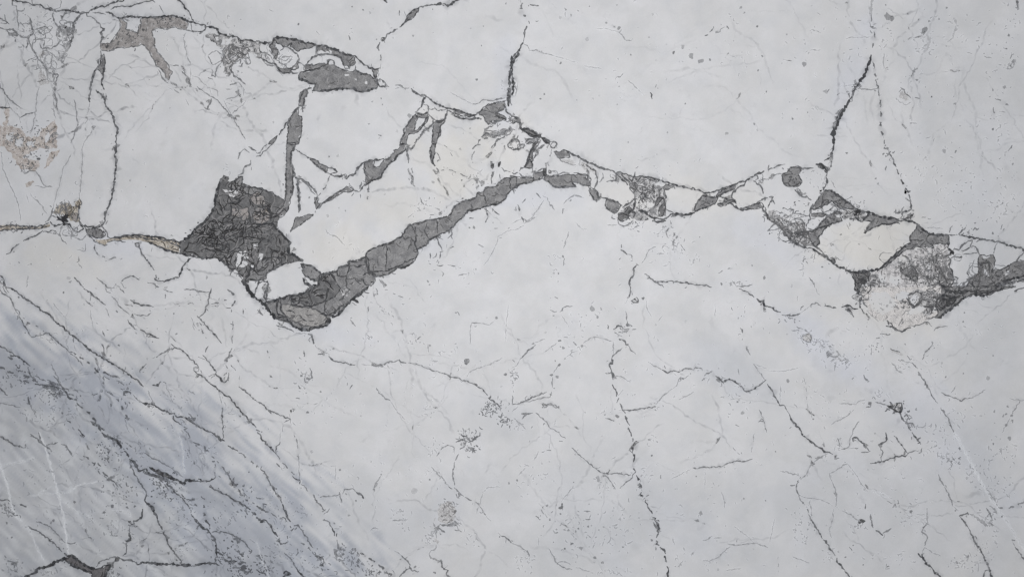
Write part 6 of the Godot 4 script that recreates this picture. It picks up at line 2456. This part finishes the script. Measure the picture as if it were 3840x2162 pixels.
# drifts of small flecks: x, y, radii, how many, depth of colour
const SCATTERS := [
	[868,75,45,22,5,40],
	[634,149,45,45,6,25],
	[112,537,97,67,90,50],
	[45,507,45,45,30,50],
	[194,507,19,45,30,50],
	[104,619,45,22,20,50],
	[477,134,52,45,26,60],
	[619,89,67,30,26,65],
	[119,89,97,67,40,45],
	[171,246,45,67,30,45],
	[246,149,22,45,20,60],
	[887,201,52,45,40,65],
	[872,261,45,45,26,50],
	[246,775,45,22,30,60],
	[75,854,75,11,16,70],
	[1076,209,19,22,7,30],
	[1005,212,22,22,8,50],
	[1884,328,30,30,7,30],
	[1295,123,93,56,5,20],
	[2721,112,93,93,9,30],
	[2777,224,93,56,10,20],
	[2106,37,56,37,4,40],
	[2401,186,477,261,22,22],
	[3469,168,45,75,28,30],
	[3607,93,130,93,26,28],
	[3756,224,93,149,32,35],
	[3495,335,149,186,34,30],
	[3104,149,186,149,26,25],
	[3327,149,45,112,16,40],
	[3029,410,149,130,14,30],
	[3737,466,104,75,20,30],
	[3793,56,48,75,14,35],
	[209,875,30,15,8,50],
	[839,633,30,30,6,20],
	[484,726,261,149,16,12],
	[224,969,149,37,8,20],
	[801,875,93,56,34,80],
	[857,820,75,56,24,70],
	[932,894,56,45,20,75],
	[982,801,22,22,12,90],
	[819,919,86,40,40,85],
	[1001,912,73,43,34,85],
	[886,863,83,33,30,80],
	[952,979,50,33,12,80],
	[1094,1184,26,13,6,60],
	[1772,663,45,45,10,30],
	[1594,771,67,45,16,35],
	[1743,1024,149,48,10,30],
	[1295,913,112,75,10,15],
	[2431,708,34,22,40,85],
	[2434,741,41,22,30,80],
	[2404,771,30,15,12,60],
	[2647,760,30,19,14,80],
	[2867,801,15,22,14,80],
	[2378,849,56,26,22,50],
	[2479,868,67,30,16,40],
	[2535,913,56,45,18,45],
	[2609,969,45,22,14,35],
	[2766,1062,41,19,16,45],
	[2516,615,186,56,16,25],
	[2479,969,373,93,24,20],
	[2099,987,56,75,12,25],
	[3331,574,22,22,14,70],
	[3756,1043,82,30,30,70],
	[3692,995,22,30,12,60],
	[3439,633,56,112,18,25],
	[3569,633,149,93,36,28],
	[3719,782,112,93,40,33],
	[3569,745,112,93,26,30],
	[3774,652,75,93,22,30],
	[3215,771,37,22,16,50],
	[3085,689,56,75,22,30],
	[3048,957,56,30,16,45],
	[2973,801,75,45,30,55],
	[2992,887,56,30,30,70],
	[3160,801,37,22,24,75],
	[3476,1043,93,37,60,70],
	[3420,995,75,45,50,65],
	[3532,969,30,37,30,70],
	[3309,1062,56,22,40,60],
	[3234,1051,22,22,24,90],
	[3633,864,56,22,16,60],
	[2973,875,89,56,36,80],
	[2928,823,48,30,20,75],
	[3141,771,48,34,24,80],
	[3104,831,45,26,16,75],
	[3215,805,48,22,20,80],
	[3458,931,56,19,20,75],
	[2969,663,37,34,26,65],
	[3774,1024,75,45,30,70],
	[1907,454,15,15,14,65],
	[1862,464,22,7,10,50],
	[56,1408,82,56,46,50],
	[186,1471,93,45,40,50],
	[149,1546,149,67,50,35],
	[261,1527,75,56,24,45],
	[466,1453,45,75,20,50],
	[634,1509,112,75,30,35],
	[671,1583,112,45,24,45],
	[745,1136,149,56,14,40],
	[559,1210,112,75,8,35],
	[261,1266,186,75,20,25],
	[839,1527,56,75,10,30],
	[1139,1415,34,75,30,45],
	[1571,1266,45,30,12,40],
	[1381,1274,30,26,8,40],
	[1854,1527,56,37,50,55],
	[1892,1576,37,22,30,70],
	[1836,1535,60,45,30,60],
	[1743,1613,56,15,18,55],
	[1594,1527,56,48,12,20],
	[1444,1192,186,93,24,35],
	[1705,1341,93,56,14,35],
	[1444,1378,447,224,50,18],
	[1258,1527,224,93,20,18],
	[1927,1415,22,45,24,50],
	[1942,1594,34,30,16,40],
	[2337,1237,56,22,20,50],
	[2181,1192,149,93,24,25],
	[2144,1304,112,75,16,30],
	[2777,1509,93,93,26,30],
	[2665,1397,56,30,12,35],
	[2442,1415,261,149,24,18],
	[2796,1173,75,93,14,30],
	[2274,1546,75,30,10,35],
	[3551,1136,45,30,30,90],
	[3491,1147,26,30,34,85],
	[3402,1132,34,22,26,85],
	[3476,1102,37,26,30,75],
	[2955,1196,37,15,14,50],
	[3074,1292,52,34,40,40],
	[3141,1341,45,30,36,40],
	[3010,1255,48,22,16,35],
	[3290,1296,19,15,10,55],
	[3383,1378,37,22,14,40],
	[3409,1564,37,45,30,60],
	[3357,1527,26,15,26,90],
	[3290,1155,56,56,26,35],
	[3346,1136,75,48,20,50],
	[3439,1184,56,22,20,40],
	[3588,1546,112,75,26,25],
	[3215,1304,186,149,40,22],
	[3066,1490,168,112,36,22],
	[3476,1602,93,22,18,40],
	[3495,1360,93,112,16,25],
	[3309,1471,45,37,14,30],
	[3663,1229,149,112,14,20],
	[3230,1110,15,34,20,85],
	[402,1695,82,67,60,55],
	[447,1829,93,75,60,50],
	[615,1829,63,48,70,70],
	[596,1795,45,30,24,75],
	[671,1918,93,93,50,40],
	[373,1955,93,93,50,35],
	[857,2086,86,56,80,65],
	[913,2134,48,26,50,70],
	[745,1695,93,56,30,40],
	[913,1862,48,75,30,50],
	[22,1907,30,26,36,50],
	[45,2123,52,37,26,45],
	[186,1769,168,130,60,25],
	[421,2142,30,19,20,60],
	[839,1955,93,75,40,40],
	[484,2030,93,93,26,40],
	[186,2138,75,22,22,40],
	[689,2067,93,56,26,30],
	[540,1695,67,67,20,45],
	[186,1955,168,93,24,25],
	[1676,1918,34,37,26,40],
	[1679,1888,37,19,24,50],
	[1705,1963,48,15,26,50],
	[1605,2004,26,41,26,40],
	[1750,1642,45,22,36,70],
	[1761,1683,22,15,26,60],
	[1761,2011,37,37,14,30],
	[1407,2142,67,19,40,60],
	[1325,2097,60,30,40,50],
	[1284,2067,37,30,24,50],
	[1128,1918,45,22,16,45],
	[1053,2067,89,56,40,40],
	[1184,2104,75,45,40,50],
	[1035,1881,67,93,30,35],
	[997,2123,56,37,40,60],
	[1512,1955,56,37,16,30],
	[1493,1911,56,11,8,30],
	[1295,1881,149,112,30,20],
	[1519,1769,298,149,40,15],
	[1053,1955,67,37,18,40],
	[1631,1676,37,30,14,30],
	[2144,1955,149,93,40,40],
	[1995,1788,75,93,26,30],
	[2330,1955,93,93,36,35],
	[2218,2049,149,75,30,35],
	[1968,2104,52,45,24,35],
	[2423,1806,37,75,18,35],
	[2293,2142,112,19,20,30],
	[2274,1806,56,45,16,30],
	[2628,1844,224,186,40,25],
	[2628,2104,186,45,20,25],
	[2442,1657,37,22,8,35],
	[3532,1676,75,63,46,30],
	[3569,1724,45,30,24,50],
	[3663,1750,75,75,30,30],
	[3737,1836,75,56,40,30],
	[3756,1695,75,67,34,35],
	[2992,1955,56,75,24,40],
	[3003,2015,37,37,14,35],
	[3383,1918,56,45,16,35],
	[3215,1970,37,19,14,40],
	[3625,2104,75,37,36,35],
	[3439,1955,56,37,12,25],
	[3364,2086,112,56,20,25],
	[3700,1944,45,37,24,40],
	[3104,2086,37,30,16,25],
	[3327,1844,298,186,40,20],
	[3700,2030,112,93,30,25],
	[3141,1665,30,30,10,35],
]
